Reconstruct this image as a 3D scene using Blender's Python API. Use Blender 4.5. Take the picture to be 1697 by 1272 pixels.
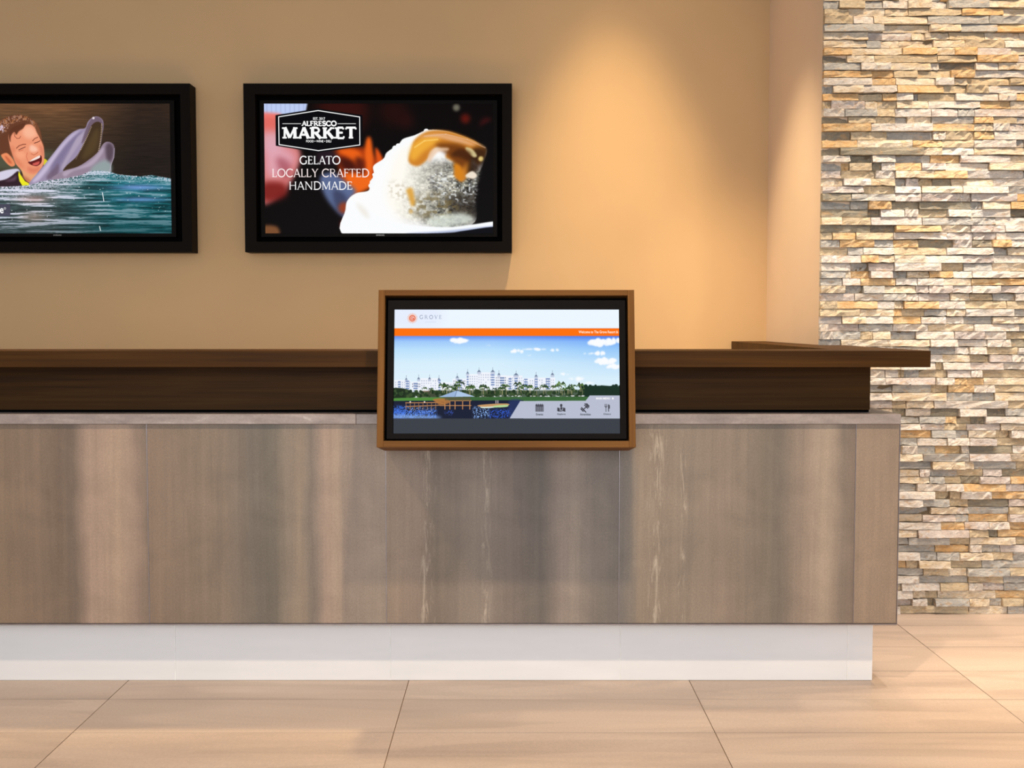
import bpy, bmesh, math, random
import numpy as np
from mathutils import Vector, Matrix
random.seed(7); RNG = np.random.RandomState(7)
SC = bpy.context.scene
for o in list(bpy.data.objects): bpy.data.objects.remove(o)
COL = SC.collection

# ------------------------------------------------------------------ camera
H, PITCH, F = 1.15, math.radians(3.0), 1907.0
cd = bpy.data.cameras.new('camera'); cam = bpy.data.objects.new('camera', cd); COL.objects.link(cam)
cam.location = (0, 0, H); cam.rotation_euler = (math.pi/2 - PITCH, 0, 0)
cd.sensor_width = 36; cd.lens = F/1697*36; cd.clip_start = .05; cd.clip_end = 60
SC.camera = cam

# ------------------------------------------------------------------ world, lights, exposure
SC.view_settings.view_transform = 'Standard'; SC.view_settings.look = 'None'
SC.view_settings.gamma = 1; SC.view_settings.use_curve_mapping = False
SC.view_settings.exposure = 0.0
W = bpy.data.worlds.new('world'); SC.world = W; W.use_nodes = True
W.node_tree.nodes['Background'].inputs[0].default_value = (.80, .86, 1.0, 1)
W.node_tree.nodes['Background'].inputs[1].default_value = .62

def light(name, kind, loc, target, energy, color, **k):
    d = bpy.data.lights.new(name, kind); d.energy = energy; d.color = color
    for a, v in k.items(): setattr(d, a, v)
    o = bpy.data.objects.new(name, d); COL.objects.link(o); o.location = loc
    o.rotation_euler = (Vector(target) - Vector(loc)).to_track_quat('-Z', 'Y').to_euler()
    return o
WARM = (1.0, .745, .43); WARM2 = (1.0, .80, .58)
# daylight from the glazed lobby front behind the camera
light('daylight', 'AREA', (-.6, -2.2, 1.7), (0, 4, .35), 50, (.84, .92, 1.0), shape='RECTANGLE', size=5.0, size_y=2.2, spread=math.radians(95))
# row of recessed downlights in front of the desk
for x, e in ((-1.9, 95), (.28, 190), (2.5, 120)):
    light('downlight', 'SPOT', (x, 2.25, 3.12), (x, 3.0, 0), e, WARM2, spot_size=math.radians(110), spot_blend=.8, shadow_soft_size=.045)
# downlights behind the desk, grazing the back wall
for x, e, a in ((.44, 640, 33), (.52, 45, 60)):
    light('wall_washer', 'SPOT', (x, 4.66, 4.12), (x + .04, 5.46, .25), e, WARM, spot_size=math.radians(a), spot_blend=1.0, shadow_soft_size=.06)
# added fill spots: one brightening the painted reveal, two bouncing onto the back wall
light('reveal_fill', 'SPOT', (.20, 4.35, 3.14), (1.2, 5.02, 1.1), 190, (1.0, .78, .50), spot_size=math.radians(42), spot_blend=1.0, shadow_soft_size=.04)
for x in (-1.7, -.35): light('bounce_spot', 'SPOT', (x, 4.15, 3.14), (x, 4.2, 0), 270, WARM, spot_size=math.radians(52), spot_blend=.8, shadow_soft_size=.04)
# downlights over the stone wall
for x, e in ((1.42, 64), (2.15, 84)):
    light('stone_washer', 'SPOT', (x, 3.85, 3.16), (x, 4.3, .6), e, WARM2, spot_size=math.radians(105), spot_blend=.9, shadow_soft_size=.035)
light('niche_spot', 'SPOT', (1.62, 3.75, 3.14), (1.68, 4.42, 0), 195, (1.0, .93, .88), spot_size=math.radians(50), spot_blend=.9, shadow_soft_size=.035)
light('floor_spot', 'SPOT', (2.15, 3.4, 3.12), (1.95, 3.35, 0), 200, WARM, spot_size=math.radians(40), spot_blend=.8, shadow_soft_size=.04)

# ------------------------------------------------------------------ helpers
def P(px, py, Y):
    """point of the plane y=Y seen at that pixel of the photograph: (X, Z)"""
    dx, dz = (px - 848.5)/F, -(py - 636)/F
    fy = math.cos(PITCH) + dz*math.sin(PITCH); fz = -math.sin(PITCH) + dz*math.cos(PITCH)
    t = Y/fy
    return dx*t, H + fz*t

def lin(c):
    return tuple(((v/255)/12.92 if v/255 <= .04045 else ((v/255 + .055)/1.055)**2.4) for v in c[:3]) + (1,)

class NT:
    def __init__(s, name):
        s.m = bpy.data.materials.new(name); s.m.use_nodes = True; s.t = s.m.node_tree
        s.b = s.t.nodes['Principled BSDF']
    def n(s, kind, **k):
        nd = s.t.nodes.new(kind)
        for a, v in k.items():
            if a.startswith('i_'):
                key = a[2:]; nd.inputs[int(key) if key.isdigit() else key].default_value = v
            else: setattr(nd, a, v)
        return nd
    def l(s, a, b): s.t.links.new(a, b)
    def coords(s, scale=(1, 1, 1), kind='Object', rnd=0):
        tc = s.n('ShaderNodeTexCoord'); mp = s.n('ShaderNodeMapping'); mp.inputs['Scale'].default_value = scale
        s.l(tc.outputs[kind], mp.inputs[0])
        if rnd:
            oi = s.n('ShaderNodeObjectInfo'); mu = s.n('ShaderNodeMath', operation='MULTIPLY', i_1=rnd)
            s.l(oi.outputs['Random'], mu.inputs[0]); cb = s.n('ShaderNodeCombineXYZ')
            for i in range(3): s.l(mu.outputs[0], cb.inputs[i])
            s.l(cb.outputs[0], mp.inputs['Location'])
        return mp.outputs[0]
    def noise(s, vec, scale, detail=4, rough=.55, dist=0):
        nd = s.n('ShaderNodeTexNoise'); nd.inputs['Scale'].default_value = scale; nd.inputs['Detail'].default_value = detail
        nd.inputs['Roughness'].default_value = rough; nd.inputs['Distortion'].default_value = dist
        s.l(vec, nd.inputs['Vector']); return nd.outputs['Fac']
    def ramp(s, fac, stops, interp='LINEAR'):
        r = s.n('ShaderNodeValToRGB'); r.color_ramp.interpolation = interp
        e = r.color_ramp.elements
        while len(e) > 1: e.remove(e[-1])
        e[0].position = stops[0][0]; e[0].color = stops[0][1]
        for p, c in stops[1:]:
            q = e.new(p); q.color = c
        s.l(fac, r.inputs[0]); return r.outputs[0]
    def mix(s, a, b, fac, mode='MIX'):
        m = s.n('ShaderNodeMix', data_type='RGBA', blend_type=mode)
        for v, i in ((fac, 0), (a, 6), (b, 7)):
            if hasattr(v, 'node'): s.l(v, m.inputs[i])
            else: m.inputs[i].default_value = v
        return m.outputs[2]
    def bump(s, h, strength=.2, dist=.002):
        b = s.n('ShaderNodeBump'); b.inputs['Strength'].default_value = strength; b.inputs['Distance'].default_value = dist
        s.l(h, b.inputs['Height']); s.l(b.outputs[0], s.b.inputs['Normal'])
    def done(s, col=None, rough=.5, spec=.5, metal=0, coat=0):
        if col is not None:
            if hasattr(col, 'node'): s.l(col, s.b.inputs['Base Color'])
            else: s.b.inputs['Base Color'].default_value = col
        s.b.inputs['Roughness'].default_value = rough; s.b.inputs['Specular IOR Level'].default_value = spec
        s.b.inputs['Metallic'].default_value = metal; s.b.inputs['Coat Weight'].default_value = coat
        return s.m
def grey(v): return (v, v, v, 1)

def plain(name, c, rough=.5, spec=.5, metal=0, var=.12, scale=30):
    n = NT(name); f = n.noise(n.coords(), scale)
    a = lin(c); k = n.ramp(f, [(.3, tuple(v*(1-var) for v in a[:3]) + (1,)), (.7, tuple(min(1, v*(1+var)) for v in a[:3]) + (1,))])
    return n.done(k, rough, spec, metal)

def wood(name, dark, light_, rough=.5, axis='x'):
    n = NT(name)
    s1 = {'x': (1.3, 60, 60), 'z': (60, 60, 1.3)}[axis]; s2 = {'x': (.7, 9, 9), 'z': (9, 9, .7)}[axis]
    g = n.noise(n.coords(s1, rnd=17), 1.6, 5, .6, .2); g2 = n.noise(n.coords(s2, rnd=9), 1.3, 3, .5, .3)
    m = n.mix(n.ramp(g, [(.3, grey(0)), (.72, grey(1))]), n.ramp(g2, [(.3, grey(0)), (.7, grey(1))]), .5)
    k = n.ramp(m, [(.1, lin(dark)), (.9, lin(light_))])
    n.bump(g, .12, .0008)
    return n.done(k, rough, .08)

def mesh_obj(name, verts, faces, mats, parent=None, origin=None, smooth=False):
    me = bpy.data.meshes.new(name)
    o = bpy.data.objects.new(name, me); COL.objects.link(o)
    pl = Vector(parent['wl']) if parent is not None and 'wl' in parent else Vector((0, 0, 0))
    if origin is None: origin = pl if parent is not None else Vector((0, 0, 0))
    origin = Vector(origin)
    me.from_pydata([Vector(v) - origin for v in verts], [], faces); me.update()
    for m in (mats if isinstance(mats, (list, tuple)) else [mats]): me.materials.append(m)
    if parent is not None: o.parent = parent
    o.location = origin - pl
    if smooth:
        for p in me.polygons: p.use_smooth = True
    return o

def empty(name, loc, label, cat, group=None):
    o = bpy.data.objects.new(name, None); COL.objects.link(o); o.location = loc; o.empty_display_size = .1
    o['label'] = label; o['category'] = cat; o['wl'] = list(loc)
    if group: o['group'] = group
    return o

def bevel_obj(o, w, seg=2):
    bm = bmesh.new(); bm.from_mesh(o.data)
    bmesh.ops.remove_doubles(bm, verts=bm.verts, dist=1e-6)
    bmesh.ops.recalc_face_normals(bm, faces=bm.faces)
    ed = [e for e in bm.edges if len(e.link_faces) == 2 and e.calc_face_angle(0) > .3]
    bmesh.ops.bevel(bm, geom=ed, offset=w, segments=seg, affect='EDGES', profile=.5)
    bm.to_mesh(o.data); bm.free()

BF = [(0, 3, 2, 1), (4, 5, 6, 7), (0, 1, 5, 4), (1, 2, 6, 5), (2, 3, 7, 6), (3, 0, 4, 7)]
def bv(x0, x1, y0, y1, z0, z1):
    return [(x0, y0, z0), (x1, y0, z0), (x1, y1, z0), (x0, y1, z0), (x0, y0, z1), (x1, y0, z1), (x1, y1, z1), (x0, y1, z1)]
def box(name, b, mat, parent=None, origin=None, bev=0):
    o = mesh_obj(name, bv(*b), BF, mat, parent, origin)
    if bev: bevel_obj(o, bev)
    return o
def prism(name, poly, x0, x1, mat, parent=None, bev=0, origin=None):
    """poly of (y, z) extruded along x"""
    n = len(poly)
    vs = [(x0, y, z) for y, z in poly] + [(x1, y, z) for y, z in poly]
    fs = [tuple(range(n))[::-1], tuple(range(n, 2*n))] + [(i, (i+1) % n, (i+1) % n + n, i + n) for i in range(n)]
    o = mesh_obj(name, vs, fs, mat, parent, origin)
    bm = bmesh.new(); bm.from_mesh(o.data); bmesh.ops.recalc_face_normals(bm, faces=bm.faces); bm.to_mesh(o.data); bm.free()
    if bev: bevel_obj(o, bev)
    return o

# ------------------------------------------------------------------ a small painter for what the screens show
def smooth_pts(pts, n=6):
    p = np.array(pts, float); m = len(p); out = []
    for i in range(m):
        p0, p1, p2, p3 = p[i-1], p[i], p[(i+1) % m], p[(i+2) % m]
        for t in np.linspace(0, 1, n, endpoint=False):
            out.append(.5*((2*p1) + (-p0+p2)*t + (2*p0-5*p1+4*p2-p3)*t*t + (-p0+3*p1-3*p2+p3)*t**3))
    return np.array(out)
def blur1(a, r):
    r = int(round(r))
    if r < 1: return a
    for ax in (0, 1):
        for _ in range(2):
            pad = [(0, 0)]*a.ndim; pad[ax] = (r+1, r)
            c = np.cumsum(np.pad(a, pad, mode='edge'), axis=ax)
            n = a.shape[ax]
            a = (np.take(c, range(2*r+1, 2*r+1+n), axis=ax) - np.take(c, range(0, n), axis=ax))/(2*r+1)
    return a
def vnoise(h, w, cy, cx, seed):
    r = np.random.RandomState(seed); gy, gx = int(h/cy) + 3, int(w/cx) + 3
    g = r.rand(gy, gx); y = np.arange(h)/cy; x = np.arange(w)/cx
    y0 = y.astype(int); x0 = x.astype(int); fy = y - y0; fx = x - x0
    fy = (fy*fy*(3-2*fy))[:, None]; fx = (fx*fx*(3-2*fx))[None, :]
    a = g[y0][:, x0]; b = g[y0][:, x0+1]; c = g[y0+1][:, x0]; d = g[y0+1][:, x0+1]
    return (a*(1-fx) + b*fx)*(1-fy) + (c*(1-fx) + d*fx)*fy
class Canvas:
    def __init__(s, x0, y0, x1, y1, S):
        s.x0, s.y0, s.S = x0, y0, S; s.w = int((x1-x0)*S); s.h = int((y1-y0)*S)
        s.a = np.zeros((s.h, s.w, 3)); s.Y, s.X = np.mgrid[0:s.h, 0:s.w]
        s.fr = (0, 0, 1)                                   # frame of the points given
    def frame(s, ox, oy, k): s.fr = (ox, oy, k)
    def T(s, p):
        p = np.array(p, float)
        return np.stack([(p[:, 0]/s.fr[2] + s.fr[0] - s.x0)*s.S, (p[:, 1]/s.fr[2] + s.fr[1] - s.y0)*s.S], 1)
    def k(s): return s.S/s.fr[2]
    def put(s, m, col, x0, y0, alpha=1):
        h, w = m.shape; X0, Y0 = max(0, x0), max(0, y0); X1, Y1 = min(s.w, x0+w), min(s.h, y0+h)
        if X1 <= X0 or Y1 <= Y0: return
        m = (m[Y0-y0:Y1-y0, X0-x0:X1-x0]*alpha)[..., None]; c = col
        if callable(col): c = col(s.X[Y0:Y1, X0:X1], s.Y[Y0:Y1, X0:X1])
        else: c = np.array(col, float)/255
        s.a[Y0:Y1, X0:X1] = s.a[Y0:Y1, X0:X1]*(1-m) + c*m
    def mask(s, q, blur):
        pad = int(blur*2) + 3
        x0, y0 = np.floor(q.min(0)).astype(int) - pad; x1, y1 = np.ceil(q.max(0)).astype(int) + pad
        x0, y0 = max(x0, -pad-40), max(y0, -pad-40); x1, y1 = min(x1, s.w+pad+40), min(y1, s.h+pad+40)
        if x1 <= x0 or y1 <= y0: return None
        g = np.zeros((y1-y0, x1-x0+1), int); n = len(q)
        for i in range(n):
            (ax, ay), (bx, by) = q[i], q[(i+1) % n]
            if ay > by: ax, ay, bx, by = bx, by, ax, ay
            ya, yb = max(int(math.ceil(ay-.5)), y0), min(int(math.ceil(by-.5)), y1)
            if yb <= ya: continue
            ys = np.arange(ya, yb); xs = ax + (ys + .5 - ay)*(bx-ax)/(by-ay)
            np.add.at(g, (ys-y0, np.clip(np.round(xs).astype(int)-x0, 0, x1-x0)), 1)
        m = (np.cumsum(g, axis=1) % 2)[:, :-1].astype(float)
        return blur1(m, max(blur, 1)) if blur >= 1 else m, x0, y0
    def poly(s, pts, col, blur=0, alpha=1, smooth=True, grain=None):
        q = s.T(pts)
        if smooth: q = smooth_pts(q)
        r = s.mask(q, max(blur*s.k(), 1))
        if r is None: return
        m, x0, y0 = r
        if grain: m = m*np.clip((vnoise(m.shape[0], m.shape[1], grain[0]*s.k(), grain[1]*s.k(), grain[2]) - grain[3])*grain[4], 0, 1)
        s.put(m, col, x0, y0, alpha)
    def dot(s, x, y, r, col, blur=0, alpha=1, ry=None):
        ry = ry or r
        s.poly([(x + r*math.cos(t), y + ry*math.sin(t)) for t in np.linspace(0, 2*math.pi, 14, endpoint=False)], col, blur, alpha)
    def seg(s, a, b, w, col, butt=False, alpha=1, soft=1.0):
        (ax, ay), (bx, by) = s.T([a, b]); w = w*s.k(); pad = int(w) + 4
        x0, y0 = int(min(ax, bx)) - pad, int(min(ay, by)) - pad; x1, y1 = int(max(ax, bx)) + pad, int(max(ay, by)) + pad
        Y, X = np.mgrid[y0:y1, x0:x1] + .5
        L = math.hypot(bx-ax, by-ay) + 1e-9; ux, uy = (bx-ax)/L, (by-ay)/L
        al = (X-ax)*ux + (Y-ay)*uy; pe = abs(-(X-ax)*uy + (Y-ay)*ux)
        if butt: m = np.clip((w/2-pe)/soft+.5, 0, 1)*np.clip((L/2-abs(al-L/2))/soft+.5, 0, 1)
        else:
            ac = np.clip(al, 0, L); d = np.hypot(X-ax-ac*ux, Y-ay-ac*uy); m = np.clip((w/2-d)/soft+.5, 0, 1)
        s.put(m, col, x0, y0, alpha)
    def line(s, pts, w, col, **k):
        for a, b in zip(pts[:-1], pts[1:]): s.seg(a, b, w, col, **k)
    def sans(s, txt, x0, x1, yt, yb, col, bold=0, alpha=1):
        cu = bpy.data.curves.new('t', 'FONT'); cu.body = txt; cu.offset = bold; cu.resolution_u = 3
        o = bpy.data.objects.new('t', cu); COL.objects.link(o)
        dg = bpy.context.evaluated_depsgraph_get(); dg.update(); me = o.evaluated_get(dg).to_mesh()
        v = np.array([tuple(p.co)[:2] for p in me.vertices]); tris = [tuple(p.vertices) for p in me.polygons]
        o.evaluated_get(dg).to_mesh_clear(); bpy.data.objects.remove(o); bpy.data.curves.remove(cu)
        mn, mx = v.min(0), v.max(0)
        q = np.stack([x0 + (v[:, 0]-mn[0])/(mx[0]-mn[0])*(x1-x0), yb - (v[:, 1]-mn[1])/(mx[1]-mn[1])*(yb-yt)], 1)
        q = s.T(q); X0, Y0 = np.floor(q.min(0)).astype(int)-2; X1, Y1 = np.ceil(q.max(0)).astype(int)+2
        K = 3; acc = np.zeros(((Y1-Y0)*K, (X1-X0)*K))
        qq = (q - [X0, Y0])*K
        for t in tris:
            p = qq[list(t)]; a0 = np.floor(p.min(0)).astype(int); a1 = np.ceil(p.max(0)).astype(int)+1
            Y, X = np.mgrid[a0[1]:a1[1], a0[0]:a1[0]] + .5
            pos = np.ones(X.shape, bool); neg = pos.copy()
            for i in range(len(p)):
                (ax, ay), (bx, by) = p[i], p[(i+1) % len(p)]; c = (bx-ax)*(Y-ay) - (by-ay)*(X-ax)
                pos &= c >= -1e-6; neg &= c <= 1e-6
            sub = acc[a0[1]:a1[1], a0[0]:a1[0]]; mm = (pos | neg)[:sub.shape[0], :sub.shape[1]]; sub[mm] = 1
        m = acc.reshape(Y1-Y0, K, X1-X0, K).mean((1, 3)); s.put(m, col, X0, Y0, alpha)
    def image(s, name):
        im = bpy.data.images.new(name, s.w, s.h); px = np.ones((s.h, s.w, 4), np.float32)
        px[..., :3] = np.clip(s.a, 0, 1)[::-1]; im.pixels.foreach_set(px.ravel()); im.update(); im.pack()
        return im

def arc(cx, cy, rx, ry, a0, a1, n=14): return [(cx + rx*math.cos(math.radians(a)), cy + ry*math.sin(math.radians(a))) for a in np.linspace(a0, a1, n)]
# capitals: (width, [(weight, points)], [serif centres (x, y)], [beaks (x, y, dy)])
GL = {
 'A': (.80, [('t', [(.09, 0), (.40, 1)]), ('T', [(.40, 1), (.72, 0)]), ('t', [(.2, .34), (.62, .34)])], [(.09, 0), (.72, 0)], []),
 'C': (.86, [('T', arc(.48, .5, .40, .48, 48, 312))], [], [(.76, .85, .14)]),
 'D': (.88, [('T', [(.16, 0), (.16, 1)]), ('T', [(.16, .98)] + arc(.38, .5, .42, .48, 90, -90) + [(.16, .02)])], [(.12, 0), (.12, 1)], []),
 'E': (.66, [('T', [(.16, 0), (.16, 1)]), ('t', [(.16, .97), (.54, .97)]), ('t', [(.16, .52), (.46, .52)]), ('t', [(.16, .03), (.58, .03)])], [(.12, 0), (.12, 1)], [(.54, .97, -.16), (.58, .03, .18), (.46, .44, .16)]),
 'F': (.62, [('T', [(.16, 0), (.16, 1)]), ('t', [(.16, .97), (.54, .97)]), ('t', [(.16, .52), (.46, .52)])], [(.16, 0), (.12, 1)], [(.54, .97, -.16), (.46, .44, .16)]),
 'G': (.92, [('T', arc(.48, .5, .40, .48, 48, 318)), ('T', [(.78, .08), (.78, .42)])], [(.78, .42)], [(.76, .85, .14)]),
 'H': (.90, [('T', [(.16, 0), (.16, 1)]), ('T', [(.74, 0), (.74, 1)]), ('t', [(.16, .52), (.74, .52)])], [(.16, 0), (.16, 1), (.74, 0), (.74, 1)], []),
 'K': (.84, [('T', [(.16, 0), (.16, 1)]), ('t', [(.2, .42), (.66, .98)]), ('T', [(.36, .58), (.72, 0)])], [(.16, 0), (.16, 1), (.66, 1), (.72, 0)], []),
 'L': (.62, [('T', [(.16, 0), (.16, 1)]), ('t', [(.16, .03), (.56, .03)])], [(.12, 0), (.16, 1)], [(.56, .03, .2)]),
 'M': (1.04, [('t', [(.16, 0), (.18, 1)]), ('T', [(.18, 1), (.52, .06)]), ('t', [(.52, .06), (.86, 1)]), ('T', [(.86, 1), (.88, 0)])], [(.16, 0), (.14, 1), (.88, 0), (.90, 1)], []),
 'N': (.94, [('t', [(.16, 0), (.16, 1)]), ('T', [(.16, 1), (.78, 0)]), ('t', [(.78, 0), (.78, 1)])], [(.16, 0), (.12, 1), (.78, 1)], []),
 'O': (.96, [('T', arc(.48, .5, .40, .48, 0, 360, 24))], [], []),
 'R': (.80, [('T', [(.16, 0), (.16, 1)]), ('t', [(.16, .97)] + arc(.36, .74, .24, .23, 90, -90) + [(.16, .51)]), ('T', [(.38, .5), (.72, 0)])], [(.16, 0), (.12, 1), (.72, 0)], []),
 'S': (.66, [('T', arc(.34, .74, .23, .23, 40, 270, 12) + arc(.34, .27, .25, .24, 90, -145, 12))], [], [(.54, .82, .13), (.12, .2, -.13)]),
 'T': (.74, [('T', [(.37, 0), (.37, 1)]), ('t', [(.04, .97), (.70, .97)])], [(.37, 0)], [(.04, .97, -.16), (.70, .97, -.16)]),
 'V': (.80, [('T', [(.09, 1), (.40, 0)]), ('t', [(.40, 0), (.71, 1)])], [(.09, 1), (.71, 1)], []),
 'Y': (.78, [('T', [(.10, 1), (.39, .48)]), ('t', [(.39, .48), (.68, 1)]), ('T', [(.39, .48), (.39, 0)])], [(.10, 1), (.68, 1), (.39, 0)], []),
 ' ': (.36, [], [], []),
}
def serif(cv, txt, x0, x1, yt, yb, col, thick=.13, thin=.07, ser=.13, slab=.05, gap=.0, alpha=1):
    tot = sum(GL[c][0] for c in txt) + gap*(len(txt)-1); kx = (x1-x0)/tot; h = yb-yt; x = x0; w = {'T': thick*h, 't': thin*h}
    for c in txt:
        wd, st, se, bk = GL[c]; m = lambda p: (x + p[0]*kx, yb - p[1]*h)
        for wt, pts in st: cv.line([m(p) for p in pts], w[wt], col, butt=(len(pts) == 2), alpha=alpha)
        for sx, sy in se:
            y = yb - sy*h + (slab*h/2 if sy > .5 else -slab*h/2); X = x + sx*kx
            cv.seg((X-ser*h, y), (X+ser*h, y), slab*h, col, butt=True, alpha=alpha)
        for bx, by, dy in bk:
            cv.seg(m((bx, by)), m((bx, by+dy)), max(slab, .06)*h, col, butt=True, alpha=alpha)
        x += (wd+gap)*kx

def paint_dolphin():
    c = Canvas(-96, 170.5, 285.5, 385.5, 4); w, h, S = c.w, c.h, 4
    px = c.X/S + c.x0; py = c.Y/S + c.y0
    t = np.clip((py-170)/90, 0, 1)[..., None]
    top = np.array([118, 82, 54])/255.; bot = np.array([54, 44, 34])/255.
    c.a[:] = top*(1-t) + bot*t
    d = np.clip((px-110)/120, 0, 1)[..., None]*.75; c.a = c.a*(1-d) + np.array([30, 24, 22])/255.*d
    n = vnoise(h, w, 5, 90, 3) + .6*vnoise(h, w, 2.5, 40, 4) - .8
    c.a *= (1 + .22*n)[..., None]
    c.frame(0, 170, 8.08)
    c.poly([(0, 620), (300, 640), (700, 640), (760, 660), (700, 720), (300, 900), (0, 900), (-700, 900), (-700, 640)], (88, 92, 72), 40, .8)
    # swimmer
    c.poly([(-120, 960), (0, 915), (120, 885), (250, 878), (262, 960), (150, 1040), (0, 1100), (-200, 1110)], (214, 208, 228), 6)
    c.poly([(-120, 1060), (60, 1020), (150, 975), (250, 905), (300, 1000), (400, 1060), (420, 1120), (-120, 1125)], (52, 34, 42), 6)
    c.poly([(60, 1040), (170, 1000), (220, 960), (200, 1030)], (120, 90, 110), 14, .7)
    c.poly([(215, 790), (290, 900), (330, 1000), (400, 1062), (470, 1000), (520, 900), (480, 800), (300, 780)], (232, 164, 118), 4)
    c.poly([(290, 960), (350, 1040), (420, 1050), (380, 1000)], (188, 112, 78), 14, .8)
    c.poly([(255, 905), (285, 965), (335, 1040), (405, 1078), (375, 1112), (300, 1104), (262, 1040), (248, 960)], (238, 232, 40), 3, smooth=False)
    c.poly([(596, 742), (630, 752), (662, 790), (630, 828), (592, 822)], (214, 206, 40), 4)
    hair = [(-90, 420), (-40, 300), (0, 250), (60, 205), (150, 170), (260, 152), (370, 168), (440, 205), (510, 262), (560, 370), (578, 480), (600, 600), (400, 560), (200, 600), (180, 712), (110, 690), (40, 700), (-30, 660), (-90, 560)]
    c.poly(hair, (104, 62, 42), 5)
    c.poly([(22, 700), (60, 668), (110, 668), (170, 730), (205, 800), (200, 832), (150, 842), (85, 790)], (236, 142, 96), 4)
    c.poly([(70, 700), (120, 730), (165, 800), (120, 790)], (196, 98, 66), 8, .8)
    c.poly([(128, 430), (180, 385), (300, 340), (360, 290), (440, 285), (500, 350), (545, 450), (585, 540), (603, 620), (604, 740), (585, 830), (535, 900), (470, 945), (400, 945), (300, 880), (222, 812), (180, 700), (140, 560)], (238, 152, 116), 4)
    c.poly([(330, 330), (430, 300), (500, 380), (510, 430), (420, 470), (330, 430)], (252, 190, 158), 26, .8)
    c.poly([(160, 560), (220, 640), (260, 760), (330, 860), (250, 820), (190, 720)], (214, 118, 84), 22, .7)
    c.poly([(200, 640), (300, 640), (360, 700), (300, 740), (220, 720)], (250, 170, 130), 24, .8)
    c.poly([(420, 560), (480, 570), (520, 620), (470, 650), (410, 630)], (255, 205, 180), 14, .8)
    c.poly([(380, 850), (460, 870), (540, 840), (520, 900), (450, 930), (380, 900)], (216, 120, 92), 16, .7)
    c.poly([(540, 560), (590, 600), (596, 720), (570, 690)], (214, 124, 98), 12, .7)
    c.line([(232, 598), (268, 566), (320, 548), (356, 546)], 14, (150, 82, 60), alpha=.9)
    c.line([(452, 500), (480, 470), (522, 452)], 13, (150, 82, 60), alpha=.9)
    c.line([(262, 622), (300, 604), (350, 582)], 10, (92, 44, 36), alpha=.9)
    c.line([(474, 532), (520, 516), (552, 500)], 10, (92, 44, 36), alpha=.9)
    c.line([(262, 640), (320, 622)], 10, (214, 110, 84), alpha=.8)
    c.line([(428, 672), (462, 690), (500, 672), (520, 650)], 8, (190, 96, 72), alpha=.9)
    c.line([(375, 660), (362, 710), (380, 770)], 9, (206, 108, 82), alpha=.8)
    c.poly([(384, 784), (430, 766), (500, 730), (556, 694), (572, 740), (556, 800), (500, 838), (440, 828), (400, 806)], (98, 30, 28), 2)
    c.poly([(400, 778), (450, 742), (520, 704), (548, 698), (540, 728), (470, 760), (420, 776)], (246, 228, 220), 2)
    c.poly([(440, 812), (480, 790), (540, 776), (520, 818), (470, 830)], (206, 92, 84), 5)
    c.line([(205, 398), (212, 440), (240, 468), (275, 466), (292, 438)], 7, (130, 66, 48))
    c.poly([(130, 430), (170, 330), (300, 270), (360, 262), (330, 330), (270, 372), (232, 420), (205, 382), (160, 440), (150, 520)], (96, 54, 36), 6)
    hl = [(-60, 380), (0, 260), (80, 200), (180, 165), (300, 155), (400, 185), (500, 262), (540, 380), (470, 300), (380, 230), (280, 240), (150, 290), (110, 370), (0, 390)]
    c.poly(hl, (214, 170, 150), 5, .5, grain=(16, 14, 5, .5, 4)); c.poly(hl, (190, 124, 76), 5, .6, grain=(20, 12, 6, .56, 5))
    c.poly([(-50, 300), (20, 280), (90, 330), (30, 400), (-60, 400)], (226, 206, 226), 8, .9, grain=(16, 10, 8, .45, 6))
    c.poly([(500, 270), (540, 330), (570, 440), (572, 500), (540, 440), (500, 360)], (120, 74, 50), 5)
    # dolphin
    c.poly([(390, 1090), (500, 940), (620, 800), (750, 640), (870, 495), (980, 395), (1080, 345), (1165, 328), (1200, 250), (1260, 192), (1320, 174), (1382, 200), (1412, 262), (1396, 400), (1330, 650), (1100, 880), (860, 960), (640, 1050)], (156, 142, 170), 4)
    c.poly([(430, 1050), (560, 900), (700, 720), (850, 540), (990, 410), (1120, 348), (1060, 400), (900, 560), (760, 740), (620, 920), (520, 1030)], (206, 194, 222), 14, .85)
    c.poly([(700, 830), (860, 600), (1000, 450), (1130, 360), (1060, 470), (930, 640), (800, 860), (700, 960)], (124, 112, 146), 18, .8)
    c.poly([(1040, 470), (1120, 400), (1150, 370), (1120, 480), (1040, 600), (930, 760), (860, 880), (840, 840), (940, 660)], (176, 162, 184), 10, .9)
    c.poly([(640, 960), (740, 860), (790, 800), (800, 900), (760, 980), (640, 1020)], (112, 92, 112), 14, .8)
    c.poly([(1180, 330), (1230, 230), (1300, 182), (1370, 195), (1408, 262), (1400, 330), (1340, 260), (1270, 290), (1200, 420), (1110, 540)], (112, 92, 108), 6, .95)
    c.poly([(1235, 320), (1290, 258), (1350, 246), (1392, 290), (1392, 400), (1366, 540), (1335, 650), (1200, 760), (1060, 845), (862, 908), (900, 835), (1030, 720), (1100, 610), (1180, 450)], (68, 50, 34), 4)
    c.poly([(1220, 480), (1320, 330), (1350, 420), (1300, 620), (1150, 740), (1120, 700)], (92, 72, 44), 24, .7)
    c.dot(1278, 196, 16, (250, 240, 245), 5, .9)
    for i in range(16):
        t = i/15; c.dot(1246 - 146*t + 6*math.sin(3*t), 316 + 300*t, 6, (214, 190, 168), 1, .95)
        c.dot(1388 + 10*math.sin(3*t) - 48*t, 278 + 350*t, 7, (222, 196, 172), 1, .95)
    c.line([(1100, 620), (1060, 690), (1030, 750)], 5, (160, 134, 120), alpha=.7)
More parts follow.
